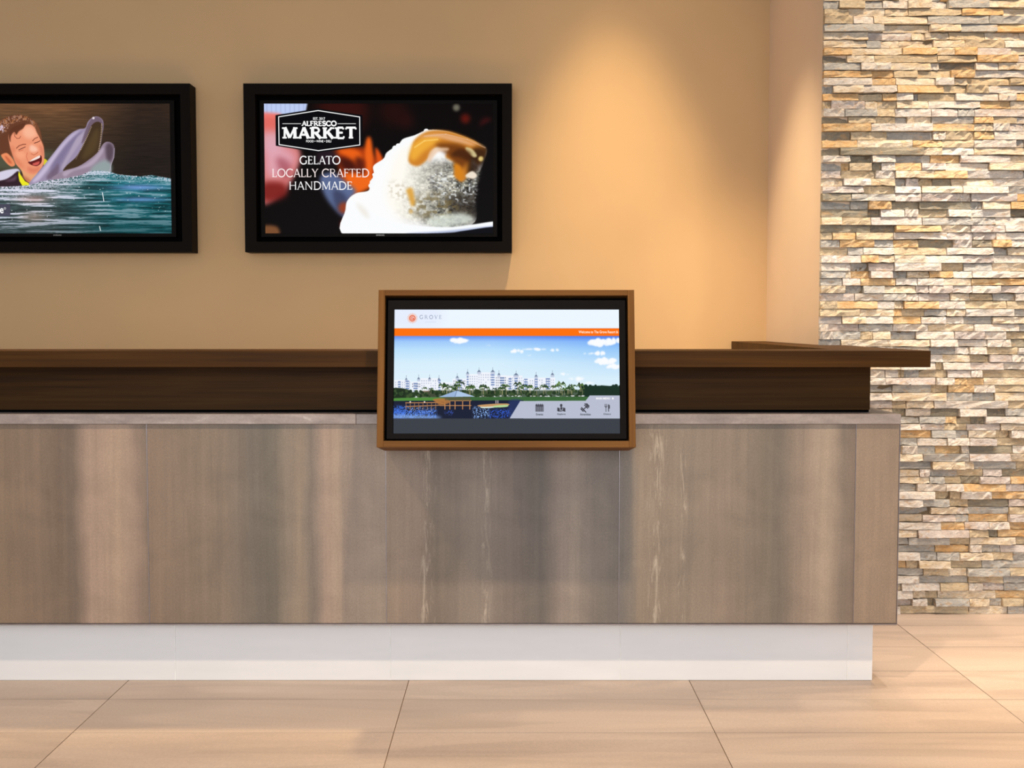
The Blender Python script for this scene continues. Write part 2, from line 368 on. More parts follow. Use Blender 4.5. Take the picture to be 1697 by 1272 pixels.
    c.poly([(700, 1010), (862, 905), (1060, 845), (1200, 760), (1330, 650), (1400, 545), (1460, 512), (1528, 536), (1555, 600), (1545, 720), (1505, 820), (1490, 940), (1300, 990), (1000, 1020)], (150, 132, 150), 4)
    c.poly([(1440, 560), (1500, 530), (1545, 600), (1530, 720), (1480, 800), (1440, 720)], (78, 62, 74), 18, .85)
    c.poly([(860, 915), (1060, 858), (1240, 760), (1400, 590), (1380, 680), (1240, 830), (1000, 900), (880, 980)], (192, 174, 196), 12, .7)
    c.poly([(1250, 850), (1400, 760), (1500, 800), (1490, 930), (1250, 940)], (146, 170, 166), 22, .75)
    c.line([(1552, 600), (1544, 720), (1505, 820), (1488, 900)], 7, (206, 196, 214), alpha=.7)
    # water
    we = [(-780, 1100), (-400, 1130), (-100, 1118), (200, 1108), (400, 1092), (560, 1042), (700, 1022), (900, 1000), (1100, 960), (1220, 905), (1350, 900), (1480, 912), (1600, 950), (1760, 965), (1900, 975), (2050, 958), (2310, 1005), (2330, 1800), (-780, 1800)]
    q = c.T(we); m, mx, my = c.mask(q, 2); M = np.zeros((h, w)); Y0, X0 = max(0, my), max(0, mx); Y1, X1 = min(h, my+m.shape[0]), min(w, mx+m.shape[1])
    M[Y0:Y1, X0:X1] = m[Y0-my:Y1-my, X0-mx:X1-mx]
    dep = np.clip((py-300)/85, 0, 1); tl = np.clip((px-90)/110, 0, 1)
    left = np.array([84, 106, 108])/255.; right = np.array([28, 104, 112])/255.
    base = left*(1-tl[..., None]) + right*tl[..., None]; base = base*(1.05-.33*dep[..., None])
    s1 = .66*vnoise(h, w, 13, 210, 11) + .42*vnoise(h, w, 6, 90, 12) + .16*vnoise(h, w, 3, 18, 13)
    hi = np.clip((s1-.645)*5, 0, 1)*(1-.55*tl)*(1-.55*np.clip((py-355)/25, 0, 1)); lo = np.clip((.56-s1)*5, 0, 1)
    base = base*(1-.42*lo[..., None]); base = base*(1-hi[..., None]) + np.array([214, 218, 236])/255.*hi[..., None]
    wm = np.exp(-((px-55)/28)**2 - ((py-328)/8)**2)*.55; base = base*(1-wm[..., None]) + np.array([196, 150, 140])/255.*wm[..., None]
    wm = np.exp(-((px-55)/22)**2 - ((py-358)/9)**2)*.45; base = base*(1-wm[..., None]) + np.array([190, 150, 130])/255.*wm[..., None]
    bl = np.exp(-((px-232)/42)**2 - ((py-309)/5)**2)*.85 + np.exp(-((px-235)/40)**2 - ((py-329)/4)**2)*.7
    bl = np.clip(bl, 0, .9); base = base*(1-bl[..., None]) + np.array([120, 158, 222])/255.*bl[..., None]
    edge = 170 + np.interp(c.X[0], q[:17, 0], (q[:17, 1]/S + c.y0 - 170))
    df = py - edge[None, :]
    fo = np.clip(1-df/(26-12*tl), 0, 1)*np.clip((vnoise(h, w, 5, 7, 21)*.6 + vnoise(h, w, 3, 4, 22)*.6 - .46)*4, 0, 1)*(1-.2*tl)
    base = base*(1-fo[..., None]) + np.array([232, 228, 246])/255.*fo[..., None]
    c.a = c.a*(1-M[..., None]) + base*M[..., None]
    r = random.Random(5)
    for i in range(150):
        x = r.uniform(-90, 280); y = r.uniform(0, 1)**1.6*60 + np.interp((x-c.x0)*S, q[:17, 0], q[:17, 1]/S + c.y0)
        c.frame(0, 0, 1); c.dot(x, y, r.uniform(.25, .9), (250, 250, 255), .2, .8)
    c.seg((171, 318), (173, 332), 1.2, (235, 240, 245)); c.seg((165, 374), (166.5, 381), 1.3, (230, 240, 240))
    c.poly([(-70, 337), (16, 337), (16, 357), (-70, 357)], (74, 72, 90), 0, .95, smooth=False)
    c.sans('e', -1.5, 4.6, 343.5, 352.3, (250, 250, 250), .02); c.sans('®', 5.2, 8.8, 342, 346, (250, 250, 250), .02)
    return c.image('dolphin_picture')

def paint_gelato():
    c = Canvas(438.7, 171.8, 816.6, 386.4, 4); c.frame(400, 130, 3.69); S = 4; w, h = c.w, c.h
    c.a[:] = np.array([9, 4, 4])/255.
    c.dot(620, 200, 160, (60, 14, 8), 40, .8); c.dot(930, 200, 90, (40, 10, 6), 40, .8); c.dot(1370, 245, 30, (110, 22, 10), 14, .8)
    c.dot(1500, 280, 40, (90, 16, 18), 16, .7); c.dot(1315, 178, 22, (120, 116, 100), 8, .9); c.dot(1010, 260, 50, (50, 10, 8), 26, .6)
    c.poly([(100, 190), (230, 200), (250, 330), (360, 440), (340, 560), (290, 650), (250, 700), (100, 740)], (214, 124, 122), 16)
    c.poly([(130, 210), (230, 210), (220, 340), (130, 380)], (228, 104, 92), 26, .8); c.poly([(130, 330), (250, 340), (240, 440), (140, 440)], (222, 176, 190), 24, .8)
    c.poly([(150, 430), (260, 420), (330, 480), (280, 560), (170, 600)], (226, 170, 186), 26, .8)
    c.poly([(220, 480), (300, 520), (280, 620), (230, 560)], (150, 62, 74), 18, .6)
    c.poly([(130, 640), (260, 640), (270, 720), (140, 750)], (120, 26, 22), 18, .9)
    c.poly([(100, 150), (408, 150), (398, 200), (300, 222), (100, 218)], (188, 204, 242), 5, smooth=False)
    for i in range(9): c.seg((160+28*i, 155), (160+28*i, 205), 8, (150, 160, 205), alpha=.35, soft=6)
    c.poly([(100, 205), (240, 215), (230, 240), (100, 235)], (240, 120, 110), 8, .8)
    c.poly([(130, 900), (215, 905), (225, 960), (130, 960)], (150, 96, 56), 10, .8)
    c.poly([(560, 440), (700, 420), (770, 430), (850, 520), (850, 560), (800, 640), (740, 680), (640, 770), (590, 660), (600, 560), (580, 500)], (170, 56, 8), 16)
    c.poly([(590, 440), (680, 428), (740, 470), (720, 540), (640, 480)], (236, 96, 18), 12)
    c.poly([(770, 360), (795, 372), (806, 500), (790, 610), (760, 560), (755, 430)], (238, 100, 22), 10)
    c.poly([(820, 420), (858, 470), (872, 530), (830, 520)], (224, 84, 18), 8)
    c.poly([(640, 560), (760, 590), (810, 600), (780, 670), (680, 700), (640, 640)], (240, 104, 22), 14)
    c.poly([(600, 480), (680, 500), (710, 560), (650, 570), (610, 540)], (58, 14, 6), 16, .9)
    c.poly([(700, 480), (750, 500), (745, 580), (700, 560)], (80, 22, 8), 14, .9)
    c.poly([(480, 600), (560, 575), (650, 640), (700, 690), (650, 760), (640, 850), (560, 790), (500, 700)], (92, 106, 146), 14)
    c.poly([(560, 680), (640, 720), (640, 840), (580, 800)], (60, 66, 96), 14, .9)
    c.poly([(470, 440), (570, 440), (590, 520), (480, 520)], (40, 24, 34), 16, .9)
    c.dot(625, 790, 34, (170, 62, 20), 12, .8); c.dot(630, 890, 30, (120, 20, 14), 12, .8)
    # scoop and bowl
    sc = [(640, 960), (636, 800), (650, 740), (700, 700), (775, 684), (785, 640), (816, 600), (806, 535), (868, 490), (890, 450), (960, 402), (990, 368), (1062, 345), (1140, 314), (1250, 320), (1350, 350), (1440, 388), (1500, 425), (1480, 520), (1440, 600), (1418, 700), (1440, 790), (1410, 890), (1200, 960)]
    c.poly(sc, (252, 252, 252), 2)
    def shade(X, Y):
        x = (X/S + c.x0 - 400)*3.69; y = (Y/S + c.y0 - 130)*3.69
        n = vnoise(h, w, 7, 9, 31)*.42 + vnoise(h, w, 15, 18, 32)*.38 + vnoise(h, w, 34, 40, 33)*.4
        n = n[Y[0, 0]:Y[0, 0]+X.shape[0], X[0, 0]:X[0, 0]+X.shape[1]]
        t = np.clip((x-980)/400, 0, 1) + np.clip((y-560)/400, 0, 1)*np.clip((x-880)/300, 0, 1)*.5
        v = np.clip(1.02 - t*.95*(1.15-n), 0.08, 1)
        return np.stack([v, v*.985, v*(.95-.05*t)], -1)
    c.poly([(980, 420), (1100, 500), (1300, 500), (1470, 560), (1440, 640), (1420, 720), (1436, 800), (1400, 885), (1250, 925), (1100, 880), (960, 850), (880, 700)], shade, 20)
    c.poly([(1240, 730), (1330, 700), (1440, 690), (1450, 800), (1410, 880), (1330, 850), (1270, 800)], (52, 44, 36), 20, .75)
    c.poly([(1060, 730), (1250, 700), (1330, 800), (1250, 880), (1100, 840), (1010, 790)], (120, 104, 66), 20, .65, grain=(16, 22, 40, .42, 4))
    c.poly([(900, 640), (1000, 640), (1010, 740), (920, 720)], (206, 196, 176), 16, .6, grain=(12, 14, 41, .4, 4))
    c.poly([(1180, 560), (1420, 600), (1430, 760), (1200, 700)], (235, 238, 240), 8, .75, grain=(10, 12, 42, .6, 4))
    c.poly([(1140, 600), (1440, 560), (1450, 780), (1200, 720)], (90, 88, 88), 10, .6, grain=(11, 13, 43, .56, 4))
    c.poly([(1140, 860), (1320, 820), (1420, 850), (1380, 885), (1200, 915)], (226, 234, 224), 12, .8)
    c.poly([(1455, 300), (1620, 300), (1620, 872), (1460, 880), (1425, 800), (1440, 700), (1470, 600), (1480, 500), (1520, 440)], (8, 5, 5), 14, .97)
    for i in range(26):
        a = i/25; xs = np.interp(a, [0, .15, .3, .45, .6, .8, 1], [785, 800, 815, 870, 905, 985, 1130]); ys = np.interp(a, [0, .15, .3, .45, .6, .8, 1], [655, 620, 560, 500, 450, 385, 320]); c.dot(xs + (i*37 % 11), ys + (i*53 % 9), 9 + (i*7 % 8), (250, 251, 252), 1)
    # sauce
    c.poly([(1022, 500), (1040, 430), (1062, 372), (1140, 322), (1250, 318), (1350, 346), (1440, 386), (1500, 424), (1470, 504), (1440, 520), (1410, 480), (1400, 560), (1350, 630), (1300, 590), (1315, 520), (1250, 480), (1262, 440), (1190, 420), (1140, 490), (1090, 530), (1050, 530)], (206, 128, 40), 7)
    c.poly([(1050, 400), (1140, 350), (1220, 360), (1180, 400), (1110, 450), (1060, 500), (1030, 480)], (246, 180, 60), 14, .85)
    c.poly([(1080, 360), (1200, 335), (1330, 360), (1440, 410), (1330, 395), (1200, 360)], (232, 176, 130), 8, .85)
    c.poly([(1190, 400), (1330, 400), (1420, 450), (1470, 490), (1400, 500), (1330, 560), (1290, 500), (1240, 450)], (108, 54, 12), 14, .9)
    c.poly([(1410, 430), (1500, 430), (1488, 510), (1440, 560), (1400, 620), (1380, 560)], (40, 20, 8), 14, .85)
    c.poly([(1300, 520), (1345, 540), (1350, 620), (1310, 590)], (214, 130, 26), 8)
    c.poly([(1140, 480), (1170, 430), (1260, 422), (1262, 440), (1200, 450), (1150, 510)], (236, 200, 168), 6, .8)
    c.poly([(1370, 420), (1410, 430), (1440, 470), (1420, 480), (1380, 450)], (232, 216, 160), 5, .85)
    c.dot(1464, 490, 16, (222, 196, 120), 5); c.poly([(1370, 590), (1410, 565), (1440, 590), (1420, 612), (1380, 604)], (240, 226, 206), 4)
    c.poly([(1475, 300), (1640, 300), (1640, 860), (1470, 860), (1450, 640), (1478, 520), (1500, 440), (1440, 372)], (8, 5, 5), 12, .92)
    c.line([(1120, 352), (1250, 340), (1380, 372), (1490, 422)], 7, (232, 190, 160), alpha=.55, soft=6); c.poly([(1280, 470), (1330, 430), (1400, 450), (1390, 500), (1330, 480)], (64, 30, 8), 10, .8); c.line([(1060, 420), (1120, 380), (1200, 372)], 9, (255, 214, 120), alpha=.6, soft=6)
    c.poly([(1008, 680), (1040, 666), (1052, 700), (1060, 760), (1040, 780), (1020, 720)], (222, 164, 66), 8, .95)
    c.dot(1035, 812, 12, (226, 180, 100), 6, .8)
    c.poly([(640, 965), (636, 800), (660, 740), (720, 770), (860, 850), (1000, 892), (1250, 908), (1400, 893), (1560, 872), (1560, 904), (1400, 926), (1150, 948), (1100, 965)], (250, 252, 254), 3)
    c.poly([(1000, 948), (1250, 930), (1560, 898), (1560, 912), (1300, 944), (1200, 965)], (150, 165, 205), 5, .7)
    c.poly([(1120, 952), (1300, 940), (1560, 908), (1560, 990), (1120, 990)], (6, 6, 14), 3)
    c.poly([(700, 760), (760, 800), (780, 860), (730, 820)], (232, 220, 200), 12, .5)
    # sign
    c.poly([(212, 224), (472, 184), (742, 224), (742, 412), (472, 452), (212, 410)], (5, 4, 8), 1, smooth=False)
    hx = [(231, 234), (472, 196), (725, 235), (725, 405), (472, 440), (232, 403), (231, 234)]
    c.line(hx, 5.5, (250, 250, 250))
    WH = (250, 250, 250)
    c.sans('EST. 2017', 441, 515, 237, 253, WH, .03)
    serif(c, 'ALFRESCO', 372, 584, 260, 289, WH, .27, .18, .19, .15)
    serif(c, 'MARKET', 252, 704, 298, 366, WH, .29, .19, .20, .15, gap=.04)
    c.seg((255, 276), (366, 276), 4, (220, 220, 220)); c.seg((592, 276), (700, 276), 4, (220, 220, 220))
    c.sans('FOOD • WINE • DELI', 397, 551, 375, 390, WH, .03)
    serif(c, 'GELATO', 355, 607, 473, 523, WH, .14, .08, .11, .05)
    serif(c, 'LOCALLY CRAFTED', 185, 782, 551, 601, (252, 238, 236), .125, .075, .1, .05)
    serif(c, 'HANDMADE', 288, 680, 629, 678, WH, .125, .075, .1, .05)
    return c.image('gelato_picture')

def paint_kiosk():
    c = Canvas(652.5, 512.3, 1027, 717.5, 4); c.frame(610, 470, 3.69); S = 4; w, h = c.w, c.h; r = random.Random(3)
    y = (c.Y/S + c.y0 - 470)*3.69; x = (c.X/S + c.x0 - 610)*3.69
    t = np.clip((y-318)/330, 0, 1)
    cols = [(0, (98, 140, 238)), (.10, (158, 200, 250)), (.25, (186, 224, 252)), (.5, (214, 238, 252)), (1, (226, 242, 250))]
    for i in range(3): c.a[..., i] = np.interp(t, [k for k, _ in cols], [v[i]/255 for _, v in cols])
    g = np.clip((x-760)/700, 0, 1)*np.clip(1-(y-318)/260, 0, 1); c.a *= (1 - np.stack([.20*g, .12*g, .01*g], -1))
    g = np.clip((x-760)/760, 0, 1)*.06*np.clip(1-(y-318)/500, 0, 1); c.a *= (1 - np.stack([g, g*.4, 0*g], -1))
    def cloud(cx, cy, rx, ry, n=10, al=.9):
        for i in range(n):
            a = r.uniform(-1, 1); c.dot(cx + a*rx, cy + r.uniform(-.3, .5)*ry*(1-abs(a)*.6), rx*r.uniform(.18, .34), (250, 252, 255), 4, al, ry=ry*r.uniform(.4, .7)*(1.1-abs(a)*.5))
    cloud(545, 345, 58, 20, 16); cloud(912, 412, 36, 17, 9); cloud(1020, 400, 62, 10, 9, .8); cloud(1140, 406, 28, 14, 7, .7); cloud(735, 377, 16, 5, 4, .4)
    cloud(1430, 355, 66, 34, 20); cloud(1510, 345, 40, 28, 12); cloud(1350, 425, 30, 9, 6, .7); cloud(1420, 425, 30, 22, 9); cloud(1450, 470, 62, 30, 18); cloud(1500, 505, 46, 22, 12)
    cloud(1205, 552, 26, 12, 7, .6); cloud(1275, 580, 44, 18, 9, .6); cloud(1330, 605, 50, 10, 8, .5); cloud(995, 437, 16, 6, 4, .5)
    # hotel blocks
    for (x0, x1, y0, wins) in ((158, 258, 588, 1), (262, 330, 598, 0), (318, 440, 578, 1), (440, 520, 602, 1), (515, 600, 580, 0), (600, 700, 552, 1), (668, 775, 542, 1), (775, 850, 560, 0), (846, 945, 562, 1), (940, 1050, 578, 1), (1040, 1145, 574, 1)):
        c.poly([(x0, y0), (x1, y0), (x1, 700), (x0, 700)], (240, 244, 252), 0, smooth=False)
        yy = y0 + 12
        while yy < 640:
            xx = x0 + 7
            while xx < x1 - 4:
                if r.random() < .85: c.poly([(xx, yy), (xx+5, yy), (xx+5, yy+7), (xx, yy+7)], (150, 160, 190) if wins else (70, 74, 100), 0, .8, smooth=False)
                xx += 14 if wins else 11
            yy += 15
    for (tx, ty, s_) in ((608, 540, 9), (762, 530, 13), (678, 530, 12), (800, 548, 9), (1128, 548, 11), (545, 566, 10), (308, 574, 9), (432, 578, 8), (375, 574, 9), (232, 578, 8), (905, 550, 16), (1028, 558, 10), (1165, 610, 2)):
        c.poly([(tx-s_, ty+10), (tx, ty-6), (tx+s_, ty+10)], (110, 124, 150), 0, .95, smooth=False)
        c.poly([(tx-s_, ty+10), (tx+s_, ty+10), (tx+s_, ty+22), (tx-s_, ty+22)], (190, 198, 220), 0, .9, smooth=False); c.seg((tx, ty-8), (tx, ty-18), 2, (120, 130, 150))
    for tx, wd, yt in ((190, 14, 590), (240, 22, 586), (290, 26, 600), (436, 14, 580), (560, 30, 580), (608, 12, 560), (762, 22, 548), (820, 26, 566), (868, 18, 572), (905, 20, 570), (965, 22, 575), (1028, 20, 575), (1100, 26, 572)):
        for k in range(5):
            c.poly([(tx-wd/2, yt+6+k*15), (tx+wd/2, yt+6+k*15), (tx+wd/2, yt+14+k*15), (tx-wd/2, yt+14+k*15)], (96, 122, 176), 0, .85, smooth=False)
    for x0, x1 in ((320, 430), (700, 780), (600, 620)): c.poly([(x0, 655), (x1, 652), (x1, 692), (x0, 692)], (150, 100, 84), 1, .7, smooth=False)
    # far tree line, shrubs, palms
    c.poly([(140, 640), (250, 650), (255, 705), (140, 705)], (28, 44, 26), 2)
    c.poly([(1300, 640), (1360, 625), (1440, 622), (1545, 630), (1545, 700), (1300, 700)], (22, 46, 34), 2, smooth=False)
    for i in range(30): c.dot(r.uniform(1300, 1540), r.uniform(622, 640), r.uniform(5, 12), (22, 48, 34), 1)
    c.poly([(300, 664), (430, 652), (700, 650), (1000, 652), (1310, 648), (1310, 694), (300, 698)], (38, 56, 34), 4, .8, smooth=False)
    for i in range(190):
        xx = r.uniform(158, 1320); c.dot(xx, r.uniform(655, 690), r.uniform(6, 13), r.choice(((26, 48, 24), (44, 68, 36), (34, 56, 30), (60, 82, 46))), 1, .95)
    for i in range(46):
        c.dot(r.uniform(680, 1330), r.uniform(684, 696), r.uniform(3, 9), r.choice(((240, 240, 248), (225, 215, 225))), 1, .85, ry=3)
    c.poly([(158, 700), (440, 693), (700, 692), (1345, 690), (1345, 716), (150, 722)], (58, 100, 54), 1, smooth=False)
    c.poly([(158, 700), (430, 696), (430, 712), (150, 720)], (88, 150, 60), 2, .8)
    def palm(px, py, s_):
        c.line([(px, py), (px + r.uniform(-2, 2), py + s_*2.3)], s_*.12, (178, 170, 130))
        for k in range(13):
            a = math.radians(r.uniform(-25, 205)); q = (px + s_*math.cos(a), py - s_*.75*math.sin(a)); e = (q[0] + s_*.25*math.cos(a), q[1] + s_*.5)
            c.line([(px, py), q, e], s_*.16, r.choice(((30, 58, 30), (60, 92, 44), (96, 128, 60), (24, 42, 30))))
    for i in range(44):
        xx = r.uniform(420, 1330); palm(xx, r.uniform(620, 650), r.uniform(11, 17))
    for xx, yy, s_ in ((455, 620, 20), (478, 628, 18), (560, 605, 22), (545, 625, 20), (620, 630, 20), (705, 630, 20), (915, 615, 22), (845, 630, 20), (1075, 628, 20), (1180, 614, 24), (1298, 618, 18), (345, 640, 13), (385, 644, 12), (820, 640, 18), (1240, 636, 16)): palm(xx, yy, s_)
    # lake
    c.poly([(140, 716), (950, 712), (950, 826), (140, 826)], (22, 28, 50), 1, smooth=False)
    def lk(x0, x1, y0, y1, col, thr, sd): c.poly([(x0, y0), (x1, y0), (x1, y1), (x0, y1)], col, 6, 1, smooth=False, grain=(5, 4, sd, thr, 2.4))
    lk(150, 240, 745, 822, (60, 110, 220), .3, 51); lk(150, 420, 770, 822, (70, 120, 230), .3, 52); lk(230, 420, 750, 790, (130, 160, 220), .45, 53)
    lk(640, 745, 750, 822, (140, 180, 240), .4, 54); lk(740, 880, 765, 822, (50, 90, 200), .35, 55); lk(470, 520, 775, 800, (60, 90, 190), .4, 56)
    c.poly([(150, 800), (400, 805), (430, 824), (150, 824)], (150, 185, 240), 8, .7); c.poly([(860, 718), (940, 716), (900, 800), (870, 822)], (40, 56, 110), 6, .7)
    # pier and pavilion
    for a, b in (((230, 750), (440, 742)), ((230, 728), (440, 726)), ((440, 744), (630, 744)), ((440, 716), (630, 714)), ((400, 710), (470, 738))): c.seg(a, b, 5, (186, 132, 84))
    for xx in range(232, 440, 26): c.seg((xx, 724), (xx, 768), 3.4, (160, 116, 80))
    for xx in (470, 500, 532, 578, 622): c.seg((xx, 714), (xx, 766), 5, (200, 142, 92)); c.seg((xx, 690), (xx, 716), 3, (90, 70, 60))
    c.poly([(400, 706), (470, 700), (500, 725), (450, 742), (420, 730)], (176, 116, 60), 3, .9)
    c.poly([(470, 694), (622, 694), (622, 712), (470, 712)], (96, 84, 60), 2, .7, smooth=False)
    c.poly([(434, 692), (543, 652), (654, 690)], (176, 200, 232), 1, smooth=False); c.poly([(434, 692), (543, 652), (536, 692)], (150, 176, 216), 1, .8, smooth=False)
    c.line([(543, 654), (530, 690)], 2, (70, 84, 110)); c.dot(543, 652, 4, (90, 80, 80))
    c.poly([(690, 748), (770, 742), (775, 756), (700, 760)], (220, 236, 224), 1); c.poly([(672, 742), (760, 734), (850, 732), (850, 744), (700, 752)], (196, 150, 100), 1); c.poly([(770, 746), (850, 740), (848, 752), (775, 756)], (180, 214, 150), 1)
    for xx in (782, 794): c.seg((xx, 714), (xx, 730), 4, (232, 216, 216))
    for xx in (258, 345): c.dot(xx, 722, 5, (236, 220, 214), 1)
    # header
    c.poly([(120, 120), (1600, 120), (1600, 271), (120, 271)], (236, 246, 254), 0, smooth=False)
    c.poly([(120, 120), (420, 120), (420, 262), (120, 262)], (226, 232, 252), 30, .6)
    c.poly([(120, 271), (1600, 271), (1600, 318), (120, 318)], (255, 112, 2), 0, smooth=False)
    for i in range(20):
        a = i*math.pi/10; c.seg((266 + 23*math.cos(a), 209 + 23*math.sin(a)), (266 + 31*math.cos(a), 209 + 31*math.sin(a)), 3.2, (240, 170, 150))
    c.dot(266, 209, 25, (246, 206, 190), 1, .8); c.dot(266, 209, 19, (228, 84, 44)); c.dot(266, 209, 13.5, (250, 228, 218))
    c.line([(266 + 8*math.cos(a), 209 - 8*math.sin(a)) for a in np.linspace(.8, 6.0, 14)], 4, (222, 72, 38)); c.seg((266, 210), (275, 210), 4, (222, 72, 38)); c.seg((274, 210), (274, 216), 4, (222, 72, 38))
    serif(c, 'GROVE', 310, 447, 190, 213, (128, 140, 168), .13, .07, .12, .05, gap=.35, alpha=.85)
    c.seg((345, 233), (412, 233), 2, (200, 212, 232))
    c.sans('Welcome to The Grove Resort & S', 1290, 1545, 285, 302, (255, 240, 225), .02)
    # menu
    c.poly([(865, 823), (930, 717), (1330, 715), (1355, 683), (1560, 683), (1560, 823)], (184, 190, 208), 0, smooth=False)
    c.poly([(120, 823), (1600, 823), (1600, 960), (120, 960)], (58, 62, 70), 0, smooth=False)
    c.sans('MAIN MENU', 1394, 1480, 695, 707, (250, 250, 252), .04); c.dot(1497, 701, 6, (250, 250, 252))
    D = (62, 62, 72)
    c.poly([(1024, 737), (1073, 737), (1073, 782), (1024, 782)], D, 0, smooth=False)
    for k in range(5): c.seg((1025, 752 + 7*k), (1072, 752 + 7*k), 1.6, (170, 176, 192))
    for k in range(4): c.seg((1034 + 10*k, 752), (1034 + 10*k, 781), 1.6, (170, 176, 192))
    for k in range(4): c.seg((1031 + 11*k, 734), (1031 + 11*k, 742), 3, D); c.dot(1036 + 11*k, 741, 2, (184, 190, 208))
    for k in range(3): c.poly([(1157 + 17*k, 756 + (k % 2)*4), (1172 + 17*k, 760 - (k % 2)*4), (1172 + 17*k, 782 - (k % 2)*4), (1157 + 17*k, 778 + (k % 2)*4)], D, 0, smooth=False)
    c.dot(1181, 742, 7.5, D); c.poly([(1175, 746), (1187, 746), (1181, 770)], D, 0, smooth=False); c.line([(1172, 762), (1181, 776), (1192, 762)], 2.5, (184, 190, 208))
    c.seg((1316, 768), (1340, 748), 6, D)
    for (bx, by, L) in ((1314, 766, 9), (1320, 773, 11), (1308, 772, 7), (1338, 744, 11), (1333, 751, 9), (1344, 740, 7)): c.seg((bx-L, by-L), (bx+L, by+L), 6.5, D)
    c.seg((1454, 752), (1454, 781), 3.6, D)
    for k in (-6, 0, 6): c.seg((1454+k, 735), (1454+k, 749), 2.4, D)
    c.line([(1447, 748), (1454, 756), (1461, 748)], 4, D); c.poly([(1470, 735), (1478, 744), (1478, 762), (1472, 764), (1473, 781), (1468, 781), (1468, 740)], D, 0, smooth=False)
    for tx, x0, x1 in (('Events', 1027, 1070), ('Explore', 1157, 1207), ('Amenities', 1295, 1361), ('Dining', 1440, 1485)): c.sans(tx, x0, x1, 791, 804, (70, 72, 84), .02)
    return c.image('kiosk_picture')

def screen_mat(name, im):
    n = NT(name); tx = n.n('ShaderNodeTexImage'); tx.image = im; tx.extension = 'EXTEND'
    n.l(n.n('ShaderNodeTexCoord').outputs['UV'], tx.inputs[0]); n.l(tx.outputs[0], n.b.inputs['Emission Color'])
    n.b.inputs['Emission Strength'].default_value = 1.0
    return n.done((.0015, .0015, .0015, 1), .3, .02)

def screen(name, b, mat, parent):
    """thin display panel whose -y face carries the picture; b in the parent's own frame when rotated"""
    o = mesh_obj(name, bv(*b), BF, mat, parent)
    uv = o.data.uv_layers.new(name='UVMap'); fx = lambda v: ((v[0]-b[0])/(b[1]-b[0]), (v[2]-b[4])/(b[5]-b[4]))
    vs = bv(*b)
    for p in o.data.polygons:
        for li in p.loop_indices: uv.data[li].uv = fx(vs[o.data.loops[li].vertex_index])
    return o

# ------------------------------------------------------------------ materials
def wall_mat(name, c):
    n = NT(name); f = n.noise(n.coords(), 260, 3); g = n.noise(n.coords(), 2.2, 2)
    a = lin(c); k = n.ramp(g, [(.3, tuple(v*.97 for v in a[:3]) + (1,)), (.7, tuple(v*1.02 for v in a[:3]) + (1,))])
    n.bump(f, .15, .0006); return n.done(k, .75, .25)
M_WALL = wall_mat('beige_wall_paint', (208, 173, 128)); M_PALE = wall_mat('cream_wall_paint', (226, 200, 172)); M_CEIL = wall_mat('ceiling_paint', (225, 222, 214))
M_GROUT = plain('stone_mortar', (120, 104, 82), .9, .2)
M_FGROUT = plain('floor_grout', (150, 126, 100), .9, .2)
M_LEDGE = wood('walnut_veneer', (46, 27, 7), (80, 51, 17)); M_KIOSK = wood('oak_frame', (88, 56, 24), (128, 86, 40))
M_KIOSKZ = wood('oak_frame_upright', (88, 56, 24), (128, 86, 40), axis='z')
M_FRAME = plain('black_frame', (16, 10, 5), .55, .06, var=.1); M_BLACK = plain('matt_black', (5, 4, 4), .8, .03); M_BEZEL = plain('dark_bezel', (17, 13, 10), .5, .05)
M_TRIM = plain('satin_metal_trim', (150, 140, 138), .35, .5, .8)
M_LOGO = plain('silver_badge', (190, 186, 180), .4, .5, .3)
def slab_mat():
    n = NT('grey_stone_slab'); v = n.coords((1, 1, 3)); f = n.noise(v, 9, 6, .6, .6); g = n.noise(n.coords(), 160, 2)
    k = n.ramp(f, [(.25, lin((132, 120, 114))), (.5, lin((152, 138, 130))), (.66, lin((164, 150, 142))), (.74, lin((196, 186, 178))), (.8, lin((150, 138, 130)))])
    k = n.mix(k, n.ramp(g, [(.35, grey(.8)), (.65, grey(1.1))]), .4, 'MULTIPLY')
    return n.done(k, .4, .4)
M_SLAB = slab_mat()
def plinth_mat():
    n = NT('white_tile'); f = n.noise(n.coords((1, 1, 6), rnd=5), 3, 4)
    return n.done(n.ramp(f, [(.3, lin((230, 228, 224))), (.7, lin((236, 233, 229)))]), .32, .4)
M_PLINTH = plinth_mat()
M_WGROUT = plain('white_grout', (250, 246, 238), .7)
def floor_mat(name='sandstone_floor_tile'):
    n = NT(name); v = n.coords((.6, 4, 1), rnd=31)
    f = n.noise(v, 1.5, 5, .55, .8); g = n.noise(n.coords((1, 1, 1), rnd=11), 150, 3); s = n.noise(n.coords((.5, 3, 1), rnd=13), 1.2, 2, .5, 1.4)
    k = n.ramp(f, [(.25, lin((176, 156, 140))), (.45, lin((192, 170, 152))), (.62, lin((199, 178, 160))), (.8, lin((186, 164, 145)))])
    k = n.mix(k, n.ramp(s, [(.46, grey(.86)), (.5, grey(1)), (.62, grey(1)), (.66, grey(1.06))]), .7, 'MULTIPLY')
    k = n.mix(k, n.ramp(g, [(.3, grey(.86)), (.7, grey(1.08))]), .6, 'MULTIPLY')
    n.bump(g, .08, .0005); return n.done(k, .42, .4)
M_FLOOR = floor_mat()
